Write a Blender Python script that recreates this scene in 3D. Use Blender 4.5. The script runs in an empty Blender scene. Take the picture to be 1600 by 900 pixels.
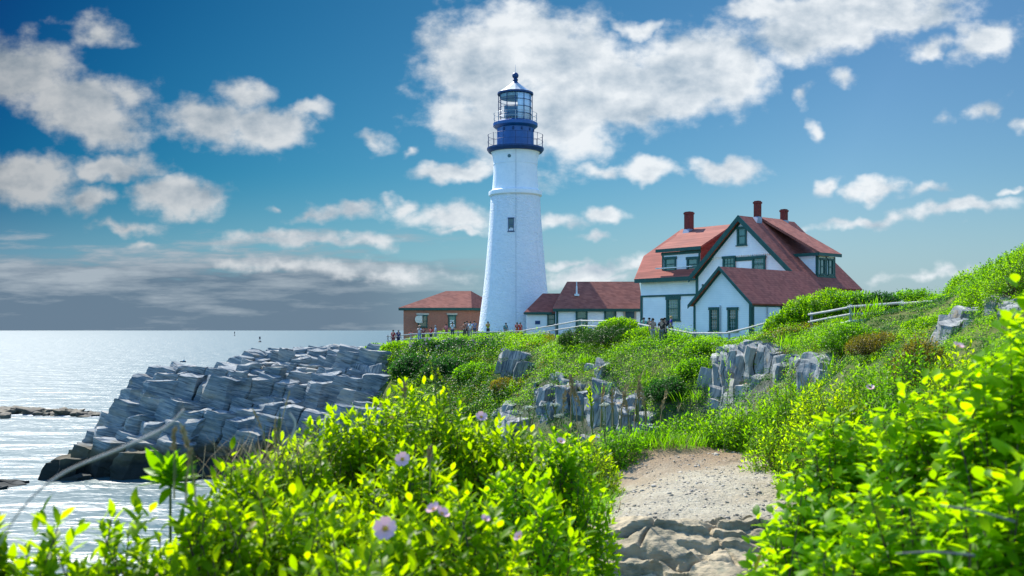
import bpy, math, random
import numpy as np
from mathutils import Vector, Matrix

SC = bpy.context.scene
COL = SC.collection
R_ = math.radians

# ------------------------------------------------------------------ camera
F = 1600.0      # focal length in photo pixels (36 mm lens on 36 mm sensor)
HZ = 516.0      # photo row of the sea horizon
CZ = 12.0       # eye height above the sea
cam_d = bpy.data.cameras.new('camera')
cam_d.lens = 36.0
cam_d.sensor_width = 36.0
cam_d.shift_y = -(450.0 - HZ) / 1600.0
cam_d.clip_start = 0.05
cam_d.clip_end = 60000
cam_d.dof.use_dof = True
cam_d.dof.focus_distance = 70
cam_d.dof.aperture_fstop = 5.0
cam = bpy.data.objects.new('camera', cam_d)
cam.location = (0, 0, CZ)
cam.rotation_euler = (R_(90), 0, 0)
COL.objects.link(cam)
SC.camera = cam

# ------------------------------------------------------------------ light
SUN_AZ = 30.0     # degrees to the left of the view direction
SUN_EL = 46.0
SUN_STRENGTH = 5.0
SKY_STRENGTH = 0.15
BACK_SKY_FILL = (0.80, 1.12, 1.30)  # gain on the unseen sky, brighter and bluer to light shaded walls
SC.view_settings.view_transform = 'Standard'
SC.view_settings.look = 'None'
SC.view_settings.gamma = 1.0
SC.view_settings.use_curve_mapping = False
SC.view_settings.exposure = 0.8
sd = Vector((-math.sin(R_(SUN_AZ)) * math.cos(R_(SUN_EL)), math.cos(R_(SUN_AZ)) * math.cos(R_(SUN_EL)), math.sin(R_(SUN_EL))))
sun_d = bpy.data.lights.new('sun', 'SUN')
sun_d.energy = SUN_STRENGTH
sun_d.angle = R_(0.53)
sun_d.color = (1.0, 0.95, 0.86)
sun = bpy.data.objects.new('sun', sun_d)
sun.rotation_euler = sd.to_track_quat('Z', 'Y').to_euler()
sun.location = sd * 400
COL.objects.link(sun)

# ------------------------------------------------------------------ sky with clouds
world = bpy.data.worlds.new('World')
SC.world = world
world.use_nodes = True
nt = world.node_tree
nt.nodes.clear()


class NT:
    """tiny helper for wiring shader nodes"""
    def __init__(self, tree):
        self.t = tree

    def n(self, kind, **kw):
        nd = self.t.nodes.new(kind)
        for k, v in kw.items():
            setattr(nd, k, v)
        return nd

    def set(self, sock, v):
        if hasattr(v, 'is_output') or isinstance(v, bpy.types.NodeSocket):
            self.t.links.new(v, sock)
        else:
            sock.default_value = v

    def m(self, op, a, b=None, c=None, clamp=False):
        nd = self.n('ShaderNodeMath', operation=op, use_clamp=clamp)
        self.set(nd.inputs[0], a)
        if b is not None:
            self.set(nd.inputs[1], b)
        if c is not None:
            self.set(nd.inputs[2], c)
        return nd.outputs[0]

    def mix(self, fac, a, b, blend='MIX'):
        nd = self.n('ShaderNodeMix', data_type='RGBA', blend_type=blend)
        self.set(nd.inputs[0], fac)
        for s, v in ((nd.inputs[6], a), (nd.inputs[7], b)):
            if isinstance(v, (tuple, list)):
                v = (v[0], v[1], v[2], 1.0)
            self.set(s, v)
        return nd.outputs[2]

    def smooth(self, x, lo, hi, a=0.0, b=1.0):
        nd = self.n('ShaderNodeMapRange', interpolation_type='SMOOTHSTEP')
        for i, v in enumerate((x, lo, hi, a, b)):
            self.set(nd.inputs[i], v)
        return nd.outputs[0]

    def lin(self, x, lo, hi, a=0.0, b=1.0):
        nd = self.n('ShaderNodeMapRange')
        for i, v in enumerate((x, lo, hi, a, b)):
            self.set(nd.inputs[i], v)
        return nd.outputs[0]

    def noise(self, vec, scale, detail=4, rough=0.55, dist=0.0, dims='3D'):
        nd = self.n('ShaderNodeTexNoise')
        nd.noise_dimensions = dims
        if vec is not None:
            self.set(nd.inputs['Vector'], vec)
        nd.inputs['Scale'].default_value = scale
        nd.inputs['Detail'].default_value = detail
        nd.inputs['Roughness'].default_value = rough
        nd.inputs['Distortion'].default_value = dist
        return nd.outputs['Fac']

    def mapping(self, vec, loc=(0, 0, 0), rot=(0, 0, 0), scale=(1, 1, 1), kind='POINT'):
        nd = self.n('ShaderNodeMapping', vector_type=kind)
        self.set(nd.inputs[0], vec)
        nd.inputs[1].default_value = loc
        nd.inputs[2].default_value = rot
        nd.inputs[3].default_value = scale
        return nd.outputs[0]


w = NT(nt)
tc = w.n('ShaderNodeTexCoord')
sky = w.n('ShaderNodeTexSky', sky_type='NISHITA')
sky.sun_disc = False
sky.sun_elevation = R_(SUN_EL)
sky.sun_rotation = R_(-SUN_AZ)
sky.altitude = 10
sky.air_density = 1.0
sky.dust_density = 0.3
sky.ozone_density = 2.0
sep = w.n('ShaderNodeSeparateXYZ')
nt.links.new(tc.outputs['Generated'], sep.inputs[0])
dx, dy, dz = sep.outputs
ysafe = w.m('MAXIMUM', dy, 0.12)
# direction of a sky point as a bearing / height pair (units of 100 photo pixels ~ 3.6 degrees)
pp = w.m('MULTIPLY_ADD', w.m('DIVIDE', dx, ysafe), 16.0, 8.0)
qq = w.m('MULTIPLY_ADD', w.m('DIVIDE', dz, ysafe), -16.0, HZ / 100.0)
cmb = w.n('ShaderNodeCombineXYZ')
nt.links.new(pp, cmb.inputs[0])
nt.links.new(qq, cmb.inputs[1])
PQ = cmb.outputs[0]
nz = w.noise(w.mapping(PQ, scale=(1.0, 1.45, 1.0)), 1.55, 9, 0.57, 0.0, dims='2D')
nz2 = w.noise(w.mapping(PQ, loc=(-0.10, -0.16, 0), scale=(1.0, 1.45, 1.0)), 1.15, 5, 0.55, 0.0, dims='2D')
nzb = w.noise(w.mapping(PQ, scale=(1.0, 1.45, 1.0)), 1.15, 5, 0.55, 0.0, dims='2D')
# warp the pixel space a little so the cloud outlines are not ellipses
wn = w.n('ShaderNodeTexNoise')
wn.noise_dimensions = '2D'
nt.links.new(PQ, wn.inputs['Vector'])
wn.inputs['Scale'].default_value = 1.6
wn.inputs['Detail'].default_value = 3
wv = w.n('ShaderNodeVectorMath', operation='MULTIPLY_ADD')
nt.links.new(wn.outputs['Color'], wv.inputs[0])
wv.inputs[1].default_value = (0.62, 0.46, 0)
sub = w.n('ShaderNodeVectorMath', operation='ADD')
sub.inputs[1].default_value = (-0.31, -0.23, 0)
nt.links.new(PQ, sub.inputs[0])
nt.links.new(sub.outputs[0], wv.inputs[2])
PW = wv.outputs[0]
CLOUDS = [  # column, row, half width, half height (photo pixels), tilt, strength
    (30, 115, 125, 62, 8, 1.0), (110, 165, 115, 52, 18, 1.0), (165, 200, 70, 36, 25, .8), (190, 150, 60, 40, 20, .5),
    (330, 190, 85, 40, 5, .9), (415, 200, 72, 45, 10, 1.0), (375, 155, 45, 35, 0, .7), (470, 172, 60, 14, 3, .5),
    (50, 282, 105, 42, 3, .95), (175, 264, 85, 24, -4, .9), (135, 306, 52, 22, 0, .8),
    (283, 310, 80, 36, 3, 1.05), (150, 42, 55, 22, 5, .35), (580, 225, 32, 14, 10, .45), (638, 236, 14, 8, 0, .5),
    (495, 338, 60, 14, -4, .6), (550, 328, 55, 15, -3, .7), (632, 320, 32, 14, 0, .7), (420, 328, 12, 10, 0, .5),
    (490, 376, 165, 15, 1, .7), (200, 355, 65, 11, 2, .5), (230, 385, 30, 7, 0, .5),
    (760, 110, 100, 105, -15, 1.15), (850, 85, 150, 80, 12, 1.2), (760, 200, 120, 60, 30, .9), (880, 190, 90, 70, 30, 1.0), (950, 140, 150, 80, -5, 1.2),
    (1070, 115, 130, 70, -8, 1.2), (1000, 170, 85, 40, -18, 1.0), (1150, 115, 65, 60, -10, 1.0),
    (1245, 50, 100, 52, -5, 1.0), (1340, 18, 180, 52, -6, 1.1), (1210, 10, 80, 28, 0, .9), (1420, 30, 110, 30, -10, .8),
    (1540, 62, 62, 34, -12, .95), (1450, 72, 55, 18, -4, .7), (1000, 42, 40, 12, 0, .6), (1540, 170, 42, 18, -35, .6),
    (1595, 200, 18, 12, 0, .5), (1475, 190, 20, 16, -35, .35), (1140, 265, 66, 20, 4, .95), (1008, 266, 50, 20, 4, .9), (935, 264, 52, 15, -3, .65),
    (715, 268, 75, 16, -2, .85), (1292, 292, 22, 15, -30, .7), (1358, 296, 46, 16, -4, .9), (1440, 294, 34, 11, -4, .7),
    (1505, 327, 95, 15, -3, .8), (1335, 348, 95, 10, -6, .6), (945, 338, 36, 13, 0, .65), (930, 374, 36, 7, 0, .5),
    (1258, 150, 16, 24, 10, .5), (1277, 205, 17, 16, 0, .6), (1320, 122, 18, 14, 0, .45), (715, 338, 95, 26, 2, .8), (860, 342, 60, 20, 0, .75), (720, 360, 60, 9, 0, .7),
    (930, 428, 105, 20, -8, .8), (890, 412, 40, 7, -5, .6), (1450, 428, 100, 11, -8, .5), (1580, 300, 20, 6, 0, .5), (960, 440, 60, 14, 0, .6),
    (600, 425, 130, 16, 4, .45), (420, 412, 120, 9, 1, .4),
]
Fld = None
for cx, cy, rx, ry, rot, s in CLOUDS:
    v = w.mapping(PW, loc=(cx / 100, cy / 100, 0), rot=(0, 0, R_(rot)), scale=(rx / 100 * 1.18, ry / 100 * 1.18, 1), kind='TEXTURE')
    ln = w.n('ShaderNodeVectorMath', operation='LENGTH')
    nt.links.new(v, ln.inputs[0])
    f = w.m('MULTIPLY_ADD', ln.outputs['Value'], -s, s)
    Fld = f if Fld is None else w.m('MAXIMUM', Fld, f)
Fld = w.m('MAXIMUM', Fld, -0.6)
edge = w.m('MULTIPLY_ADD', w.m('SUBTRACT', nz, 0.5), 1.05, Fld)
dens = w.smooth(edge, -0.03, 0.58)
# stratus bank low over the open sea on the left
nst = w.noise(w.mapping(PQ, scale=(0.5, 3.4, 1.0)), 1.0, 8, 0.60, 0.0, dims='2D')
bankx = w.smooth(pp, 9.2, 5.2)
bank_top = w.smooth(w.m('MULTIPLY_ADD', nst, 1.5, qq), 4.45, 4.95)
bank = w.m('MULTIPLY', bank_top, bankx)
bank2 = w.m('MULTIPLY', bank, 0.92)
# unseen cumulus added behind and above the viewer as fill for shaded walls
nb = w.noise(tc.outputs['Generated'], 3.4, 6, 0.55, 0.2)
backd = w.smooth(nb, 0.54, 0.68)
dens_f = dens
# colours
nlow = w.noise(w.mapping(PQ, loc=(3.3, 1.7, 0), scale=(0.8, 1.3, 1.0)), 0.9, 3, 0.5, 0.0, dims='2D')
lit = w.m('MULTIPLY_ADD', w.m('SUBTRACT', nzb, nz2), 2.0, 0.78)
lit = w.m('MULTIPLY_ADD', w.m('SUBTRACT', nz, nzb), 1.1, lit)
lit = w.m('MULTIPLY_ADD', w.m('SUBTRACT', nlow, 0.5), 1.5, lit)
thick = w.smooth(edge, 0.40, 1.0)
lit = w.m('MULTIPLY_ADD', thick, -0.22, lit, clamp=True)
EX = 0.58     # the sky is set for exposure 0; the exposure above lifts it again
CL_HI, CL_LO = (0.88 * EX, 0.92 * EX, 0.95 * EX), (0.33 * EX, 0.44 * EX, 0.55 * EX)
ccol = w.mix(lit, CL_LO, CL_HI)
dim = w.lin(pp, 0.0, 8.0, 0.56, 1.0)
dimn = w.n('ShaderNodeVectorMath', operation='SCALE')
nt.links.new(ccol, dimn.inputs[0])
nt.links.new(dim, dimn.inputs['Scale'])
ccol = dimn.outputs[0]
bf = w.m('MULTIPLY_ADD', w.m('SUBTRACT', nst, 0.5), 3.2, w.lin(qq, 4.95, 4.1, -0.30, 0.75), clamp=True)
bcol = w.mix(bf, (0.135 * EX, 0.20 * EX, 0.28 * EX), (0.40 * EX, 0.46 * EX, 0.52 * EX))
# clear air, graded Nishita
hs = w.n('ShaderNodeHueSaturation')
hs.inputs['Saturation'].default_value = 1.22
hs.inputs['Value'].default_value = 1.0
nt.links.new(sky.outputs[0], hs.inputs['Color'])
# the air is deep blue on the left and high up, paler to the right and towards the horizon (graded by direction)
tg = w.lin(w.m('MULTIPLY_ADD', qq, 0.5, pp), 0.0, 14.5, 0.0, 1.0)
gr = w.n('ShaderNodeCombineXYZ')
KS = SKY_STRENGTH * EX
nt.links.new(w.m('MULTIPLY', w.m('MULTIPLY_ADD', w.m('MULTIPLY', tg, tg), 0.455, 0.008), KS), gr.inputs[0])
nt.links.new(w.m('MULTIPLY', w.m('MULTIPLY_ADD', tg, 0.495, 0.080), KS), gr.inputs[1])
nt.links.new(w.m('MULTIPLY', w.m('MULTIPLY_ADD', tg, 0.43, 0.168), KS), gr.inputs[2])
SKYG = w.n('ShaderNodeVectorMath', operation='MULTIPLY')
nt.links.new(hs.outputs[0], SKYG.inputs[0])
nt.links.new(gr.outputs[0], SKYG.inputs[1])
clear = w.mix(w.m('MULTIPLY', w.smooth(qq, 2.6, 5.2), 0.75), SKYG.outputs[0], (0.33 * EX, 0.46 * EX, 0.60 * EX))
c1 = w.mix(bank2, clear, bcol)
c2 = w.mix(w.m('MULTIPLY', dens_f, 0.95), c1, ccol)
# unseen rest of sky: Nishita brightened and blued as fill, plus added clouds
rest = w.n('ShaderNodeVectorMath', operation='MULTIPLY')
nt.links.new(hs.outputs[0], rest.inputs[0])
rest.inputs[1].default_value = (SKY_STRENGTH * BACK_SKY_FILL[0], SKY_STRENGTH * BACK_SKY_FILL[1], SKY_STRENGTH * BACK_SKY_FILL[2])
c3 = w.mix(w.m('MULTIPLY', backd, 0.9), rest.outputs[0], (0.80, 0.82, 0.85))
bg = w.n('ShaderNodeBackground')
nt.links.new(c2, bg.inputs[0])
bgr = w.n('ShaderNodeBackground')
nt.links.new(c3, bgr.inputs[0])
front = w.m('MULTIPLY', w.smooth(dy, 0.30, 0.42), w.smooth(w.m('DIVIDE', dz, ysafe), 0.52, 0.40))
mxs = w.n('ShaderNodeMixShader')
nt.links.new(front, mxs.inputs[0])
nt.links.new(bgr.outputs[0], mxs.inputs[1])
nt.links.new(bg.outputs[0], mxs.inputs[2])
wo = w.n('ShaderNodeOutputWorld')
nt.links.new(mxs.outputs[0], wo.inputs[0])
world.cycles.sampling_method = 'MANUAL'
world.cycles.sample_map_resolution = 512

# ------------------------------------------------------------------ helpers
def gx(px, d):
    return (px - 800.0) / F * d


def gz(py, d):
    return CZ - (py - HZ) / F * d


def pt(px, py, d):
    return np.array((gx(px, d), d, gz(py, d)))


def material(name, c1, c2=None, scale=3.0, rough=0.7, spec=0.3, bump=0.0, bscale=None, stretch=(1, 1, 1), detail=5, lo=.35, hi=.65, coords='Object', metallic=0.0, extra=None):
    m = bpy.data.materials.new(name)
    m.use_nodes = True
    t = NT(m.node_tree)
    b = m.node_tree.nodes['Principled BSDF']
    b.inputs['Roughness'].default_value = rough
    b.inputs['Specular IOR Level'].default_value = spec
    b.inputs['Metallic'].default_value = metallic
    tcn = t.n('ShaderNodeTexCoord')
    vec = t.mapping(tcn.outputs[coords], scale=stretch)
    if c2 is None:
        c2 = tuple(x * 0.82 for x in c1)
    f = t.smooth(t.noise(vec, scale, detail), lo, hi)
    col = t.mix(f, c1, c2)
    if extra:
        col = extra(t, tcn, col) or col
    m.node_tree.links.new(col, b.inputs['Base Color'])
    if bump:
        bn = t.n('ShaderNodeBump')
        bn.inputs['Strength'].default_value = 1.0
        bn.inputs['Distance'].default_value = bump
        m.node_tree.links.new(t.noise(vec, bscale or scale * 2, 6, .6), bn.inputs['Height'])
        m.node_tree.links.new(bn.outputs[0], b.inputs['Normal'])
    return m


def leaf_material(name, diff, trans, var=0.35, yellow=None, rough=0.42, spec=0.08, tw=0.45, dead=None):
    """leaf: diffuse + gloss, mixed with light let through; every leaf (mesh island) gets its own tint"""
    m = bpy.data.materials.new(name)
    m.use_nodes = True
    t = NT(m.node_tree)
    L = m.node_tree.links
    b = m.node_tree.nodes['Principled BSDF']
    out = m.node_tree.nodes['Material Output']
    geo = t.n('ShaderNodeNewGeometry')
    rnd = geo.outputs['Random Per Island']
    yel = yellow or (min(1, diff[0] * 2.3), diff[1] * 1.25, diff[2])
    fac = t.smooth(rnd, 0.15, 1.0)
    tcn = t.n('ShaderNodeTexCoord')
    patch = t.smooth(t.noise(tcn.outputs['Object'], 1.3, 3), .35, .65)
    fac = t.m('MULTIPLY_ADD', patch, 0.4, t.m('MULTIPLY', fac, 0.6))
    lowc = tuple(x * (1 - var) for x in diff)
    c = t.mix(fac, lowc, yel)
    if dead:
        c = t.mix(t.m('GREATER_THAN', rnd, dead), c, (0.22, 0.11, 0.02))
    L.new(c, b.inputs['Base Color'])
    b.inputs['Roughness'].default_value = rough
    b.inputs['Specular IOR Level'].default_value = spec
    tr = t.n('ShaderNodeBsdfTranslucent')
    ct = t.mix(fac, tuple(x * (1 - var) for x in trans), (min(1, trans[0] * 1.5), min(1, trans[1] * 1.15), trans[2]))
    L.new(ct, tr.inputs['Color'])
    mx = t.n('ShaderNodeMixShader')
    mx.inputs[0].default_value = tw
    L.new(b.outputs[0], mx.inputs[1])
    L.new(tr.outputs[0], mx.inputs[2])
    L.new(mx.outputs[0], out.inputs['Surface'])
    return m


def tag(o, label=None, cat=None, group=None, kind=None):
    if label:
        o['label'] = label
    if cat:
        o['category'] = cat
    if group:
        o['group'] = group
    if kind:
        o['kind'] = kind
    return o


def empty(name, loc, label=None, cat=None, group=None, rz=0.0):
    o = bpy.data.objects.new(name, None)
    o.empty_display_size = 0.3
    o.location = tuple(float(x) for x in loc)
    o.rotation_euler = (0, 0, rz)
    o['kind'] = 'thing'
    COL.objects.link(o)
    return tag(o, label, cat, group)


def mesh_obj(name, V, Fs, mats, parent=None, origin=(0, 0, 0), smooth=None, mi=None):
    """V (n,3) world coordinates; Fs list of index tuples, or an (m,k) int array"""
    V = np.asarray(V, dtype=np.float64) - np.asarray(origin, dtype=np.float64)
    me = bpy.data.meshes.new(name)
    if isinstance(Fs, np.ndarray):
        m_, k = Fs.shape
        me.vertices.add(len(V))
        me.vertices.foreach_set('co', V.astype(np.float32).ravel())
        me.loops.add(m_ * k)
        me.loops.foreach_set('vertex_index', Fs.astype(np.int32).ravel())
        me.polygons.add(m_)
        me.polygons.foreach_set('loop_start', np.arange(0, m_ * k, k, dtype=np.int32))
        me.polygons.foreach_set('loop_total', np.full(m_, k, dtype=np.int32))
        me.update(calc_edges=True)
    else:
        me.from_pydata([tuple(map(float, v)) for v in V], [], [tuple(int(i) for i in f) for f in Fs])
    for mm in (mats if isinstance(mats, (list, tuple)) else [mats]):
        me.materials.append(mm)
    if mi is not None:
        me.polygons.foreach_set('material_index', np.asarray(mi, dtype=np.int32))
    if smooth is not None:
        me.polygons.foreach_set('use_smooth', np.ones(len(me.polygons), dtype=bool))
        if smooth < 180:
            me.set_sharp_from_angle(angle=R_(smooth))
    me.validate()
    me.update()
    o = bpy.data.objects.new(name, me)
    COL.objects.link(o)
    if parent is not None:
        o.parent = parent
    else:
        o.location = tuple(float(x) for x in origin)
    return o


class MB:
    """collects solids in world coordinates, then links them as one mesh object"""
    def __init__(self):
        self.v, self.f = [], []

    def add(self, V, Fs):
        k = len(self.v)
        self.v += [tuple(map(float, p)) for p in V]
        self.f += [tuple(i + k for i in f) for f in Fs]
        return self

    def hexa(self, c):  # 8 corners: bottom ring, top ring (counter-clockwise from above)
        return self.add(c, [(3, 2, 1, 0), (4, 5, 6, 7), (0, 1, 5, 4), (1, 2, 6, 5), (2, 3, 7, 6), (3, 0, 4, 7)])

    def box(self, p0, p1):
        x0, y0, z0 = p0
        x1, y1, z1 = p1
        return self.hexa([(x0, y0, z0), (x1, y0, z0), (x1, y1, z0), (x0, y1, z0), (x0, y0, z1), (x1, y0, z1), (x1, y1, z1), (x0, y1, z1)])

    def prism(self, poly, vec):
        n = len(poly)
        poly = [np.asarray(p, float) for p in poly]
        vec = np.asarray(vec, float)
        nrm = sum((np.cross(poly[i] - poly[0], poly[(i + 1) % n] - poly[0]) for i in range(n)), np.zeros(3))
        if np.dot(nrm, vec) > 0:
            poly = poly[::-1]
        V = poly + [p + vec for p in poly]
        Fs = [tuple(range(n)), tuple(range(2 * n - 1, n - 1, -1))]
        for i in range(n):
            j = (i + 1) % n
            Fs.append((j, i, n + i, n + j))
        return self.add(V, Fs)

    def tube(self, pts, rad, n=6, cap=True):
        pts = [np.asarray(p, float) for p in pts]
        if not isinstance(rad, (list, tuple, np.ndarray)):
            rad = [rad] * len(pts)
        V, Fs = [], []
        for i, p in enumerate(pts):
            a = pts[min(i + 1, len(pts) - 1)] - pts[max(i - 1, 0)]
            a = a / (np.linalg.norm(a) + 1e-9)
            h = np.array((0, 0, 1.0)) if abs(a[2]) < 0.9 else np.array((1.0, 0, 0))
            s = np.cross(a, h)
            s /= np.linalg.norm(s)
            t = np.cross(s, a)
            for k in range(n):
                an = 2 * math.pi * k / n
                V.append(p + rad[i] * (math.cos(an) * s - math.sin(an) * t))
        for i in range(len(pts) - 1):
            for k in range(n):
                k2 = (k + 1) % n
                Fs.append((i * n + k, i * n + k2, (i + 1) * n + k2, (i + 1) * n + k))
        if cap:
            Fs.append(tuple(range(n - 1, -1, -1)))
            Fs.append(tuple((len(pts) - 1) * n + k for k in range(n)))
        return self.add(V, Fs)

    def lathe(self, c, prof, n=32, cap=(True, True), arc=None):
        """prof: (radius, z) from bottom to top round the axis through c (x, y)"""
        V, Fs = [], []
        a0, a1 = arc or (0, 2 * math.pi)
        full = arc is None
        cols = n if full else n + 1
        for r, z in prof:
            for k in range(cols):
                an = a0 + (a1 - a0) * k / n
                V.append((c[0] + r * math.cos(an), c[1] + r * math.sin(an), z))
        for i in range(len(prof) - 1):
            for k in range(n):
                k2 = (k + 1) % cols
                Fs.append((i * cols + k, i * cols + k2, (i + 1) * cols + k2, (i + 1) * cols + k))
        if full and cap[0]:
            Fs.append(tuple(range(n - 1, -1, -1)))
        if full and cap[1]:
            Fs.append(tuple((len(prof) - 1) * n + k for k in range(n)))
        return self.add(V, Fs)

    def ring(self, c, r, z, rad, n=40, m=5):
        V, Fs = [], []
        for k in range(n):
            a = 2 * math.pi * k / n
            for j in range(m):
                b = 2 * math.pi * j / m
                rr = r + rad * math.cos(b)
                V.append((c[0] + rr * math.cos(a), c[1] + rr * math.sin(a), z + rad * math.sin(b)))
        for k in range(n):
            for j in range(m):
                k2, j2 = (k + 1) % n, (j + 1) % m
                Fs.append((k * m + j, k2 * m + j, k2 * m + j2, k * m + j2))
        return self.add(V, Fs)

    def ball(self, c, r, n=12, m=8):
        rx, ry, rz = (r, r, r) if not isinstance(r, (tuple, list)) else r
        V = [(c[0], c[1], c[2] - rz)]
        for i in range(1, m):
            ph = -math.pi / 2 + math.pi * i / m
            for k in range(n):
                a = 2 * math.pi * k / n
                V.append((c[0] + rx * math.cos(ph) * math.cos(a), c[1] + ry * math.cos(ph) * math.sin(a), c[2] + rz * math.sin(ph)))
        V.append((c[0], c[1], c[2] + rz))
        Fs = [(0, 1 + (k + 1) % n, 1 + k) for k in range(n)]
        for i in range(m - 2):
            for k in range(n):
                k2 = (k + 1) % n
                Fs.append((1 + i * n + k, 1 + i * n + k2, 1 + (i + 1) * n + k2, 1 + (i + 1) * n + k))
        top = len(V) - 1
        b = 1 + (m - 2) * n
        Fs += [(b + k, b + (k + 1) % n, top) for k in range(n)]
        return self.add(V, Fs)

    def build(self, name, mat, parent=None, origin=(0, 0, 0), smooth=None):
        return mesh_obj(name, self.v, self.f, mat, parent, origin, smooth)


# value noise for shaping terrain and rock (numpy, repeatable)
_rs = np.random.RandomState(7)
_tab = _rs.rand(64, 64, 64).astype(np.float32)


def vnoise(P, scale=1.0, octaves=4, gain=0.5):
    P = np.asarray(P, float) * scale
    out = np.zeros(P.shape[:-1])
    amp, tot = 1.0, 0.0
    for o in range(octaves):
        Q = P * (2.03 ** o) + 17.31 * o
        i = np.floor(Q).astype(int)
        f = Q - i
        f = f * f * (3 - 2 * f)
        i0, i1 = i & 63, (i + 1) & 63
        r = 0
        for a in (0, 1):
            wx = f[..., 0] if a else 1 - f[..., 0]
            xa = i1[..., 0] if a else i0[..., 0]
            for b in (0, 1):
                wy = f[..., 1] if b else 1 - f[..., 1]
                yb = i1[..., 1] if b else i0[..., 1]
                for c in (0, 1):
                    wz = f[..., 2] if c else 1 - f[..., 2]
                    zc = i1[..., 2] if c else i0[..., 2]
                    r = r + wx * wy * wz * _tab[xa, yb, zc]
        out += amp * (r - 0.5)
        tot += amp
        amp *= gain
    return out / tot * 2.0       # about -1 .. 1


def v3(x, y):
    x, y = np.broadcast_arrays(np.asarray(x, float), np.asarray(y, float))
    return np.stack([x, y, np.zeros_like(x) + 3.7], -1)


# ------------------------------------------------------------------ sea
def sea_material():
    m = bpy.data.materials.new('sea_water')
    m.use_nodes = True
    t = NT(m.node_tree)
    L = m.node_tree.links
    b = m.node_tree.nodes['Principled BSDF']
    b.inputs['Base Color'].default_value = (0.03, 0.085, 0.095, 1)
    b.inputs['Roughness'].default_value = 0.36
    b.inputs['IOR'].default_value = 1.333
    g = t.n('ShaderNodeNewGeometry')
    n1 = t.noise(t.mapping(g.outputs['Position'], scale=(0.55, 1.0, 1)), 1.1, 6, .62, .3)
    n2 = t.noise(t.mapping(g.outputs['Position'], scale=(0.10, 0.16, 1)), 1.0, 4, .55, .2)
    h = t.m('MULTIPLY_ADD', n2, 2.2, t.m('MULTIPLY', n1, 0.23))
    bn = t.n('ShaderNodeBump')
    bn.inputs['Strength'].default_value = 1.0
    bn.inputs['Distance'].default_value = 0.6
    L.new(h, bn.inputs['Height'])
    L.new(bn.outputs[0], b.inputs['Normal'])
    return m


M_SEA = sea_material()
rad = [0, 30, 60, 90, 120, 160, 220, 320, 500, 900, 2000, 6000, 20000, 45000]
V, Fs = [(0, 0, 0)], []
NS = 96
for r in rad[1:]:
    for k in range(NS):
        V.append((r * math.cos(2 * math.pi * k / NS), r * math.sin(2 * math.pi * k / NS), 0))
for k in range(NS):
    Fs.append((0, 1 + k, 1 + (k + 1) % NS))
for i in range(len(rad) - 2):
    for k in range(NS):
        k2 = (k + 1) % NS
        Fs.append((1 + i * NS + k, 1 + (i + 1) * NS + k, 1 + (i + 1) * NS + k2, 1 + i * NS + k2))
tag(mesh_obj('sea', V, Fs, M_SEA), kind='structure', label='pale rippled sea reaching to the horizon', cat='sea')

# ------------------------------------------------------------------ terrain
CT = []


def ctl(px, d, z):
    CT.append((gx(px, d), d, z))


for x, y, z in [(0, 0, 10.4), (3, 0, 10.45), (6, 0, 10.8), (-2, 0, 10.4), (-4, 0, 9.8), (-9, 0, 6), (-14, 0, 0), (-22, 0, -3), (0, -12, 10.6), (10, -12, 11.5), (-10, -12, 7), (-25, -12, -3), (25, -12, 12), (40, -12, 12),
                (-3, 4, 10.2), (-5, 5, 8.6), (-8, 6, 5), (-13, 8, 0.5), (-22, 10, -3), (0, 4, 10.4), (2, 4, 10.4), (5, 5, 10.6), (12, 5, 11.5),
                (0.5, 8, 10.4), (2, 8, 10.4), (3.6, 10, 10.4), (3.4, 13.5, 10.4), (1.6, 13.5, 10.38), (1.4, 10, 10.4), (1.4, 16.5, 10.25), (3.6, 16.5, 10.3), (-1.0, 7, 10.2), (-3, 9, 8), (-2, 12, 7.5),
                (0, 20, 8.2), (2.5, 21, 8.7), (-6, 15, 3), (0, 30, 5.5), (6, 32, 6.6), (-5, 30, 1), (-15, 25, -3), (-25, 40, -3), (-12, 42, -2.5), (-4, 42, 1.5),
                (0, 50, 3.6), (-5, 62, 2.2), (-16, 62, -2.5), (-35, 62, -3), (8, 45, 5.5), (-60, 80, -4), (-60, 30, -4), (-60, 140, -4), (-30, 160, -4), (-60, 0, -4),
                (6, 10, 11), (9, 15, 11.4), (5.5, 19, 10.4), (10, 21, 11.6), (20, 20, 14), (30, 20, 16), (45, 30, 18), (60, 60, 18), (80, 100, 15), (40, 60, 15.4), (90, 30, 18), (60, -10, 15), (90, 160, 10), (40, 160, 8.5), (0, 165, 7), (-12, 150, 8), (10, 145, 10.8)]:
    CT.append((x, y, z))
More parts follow.
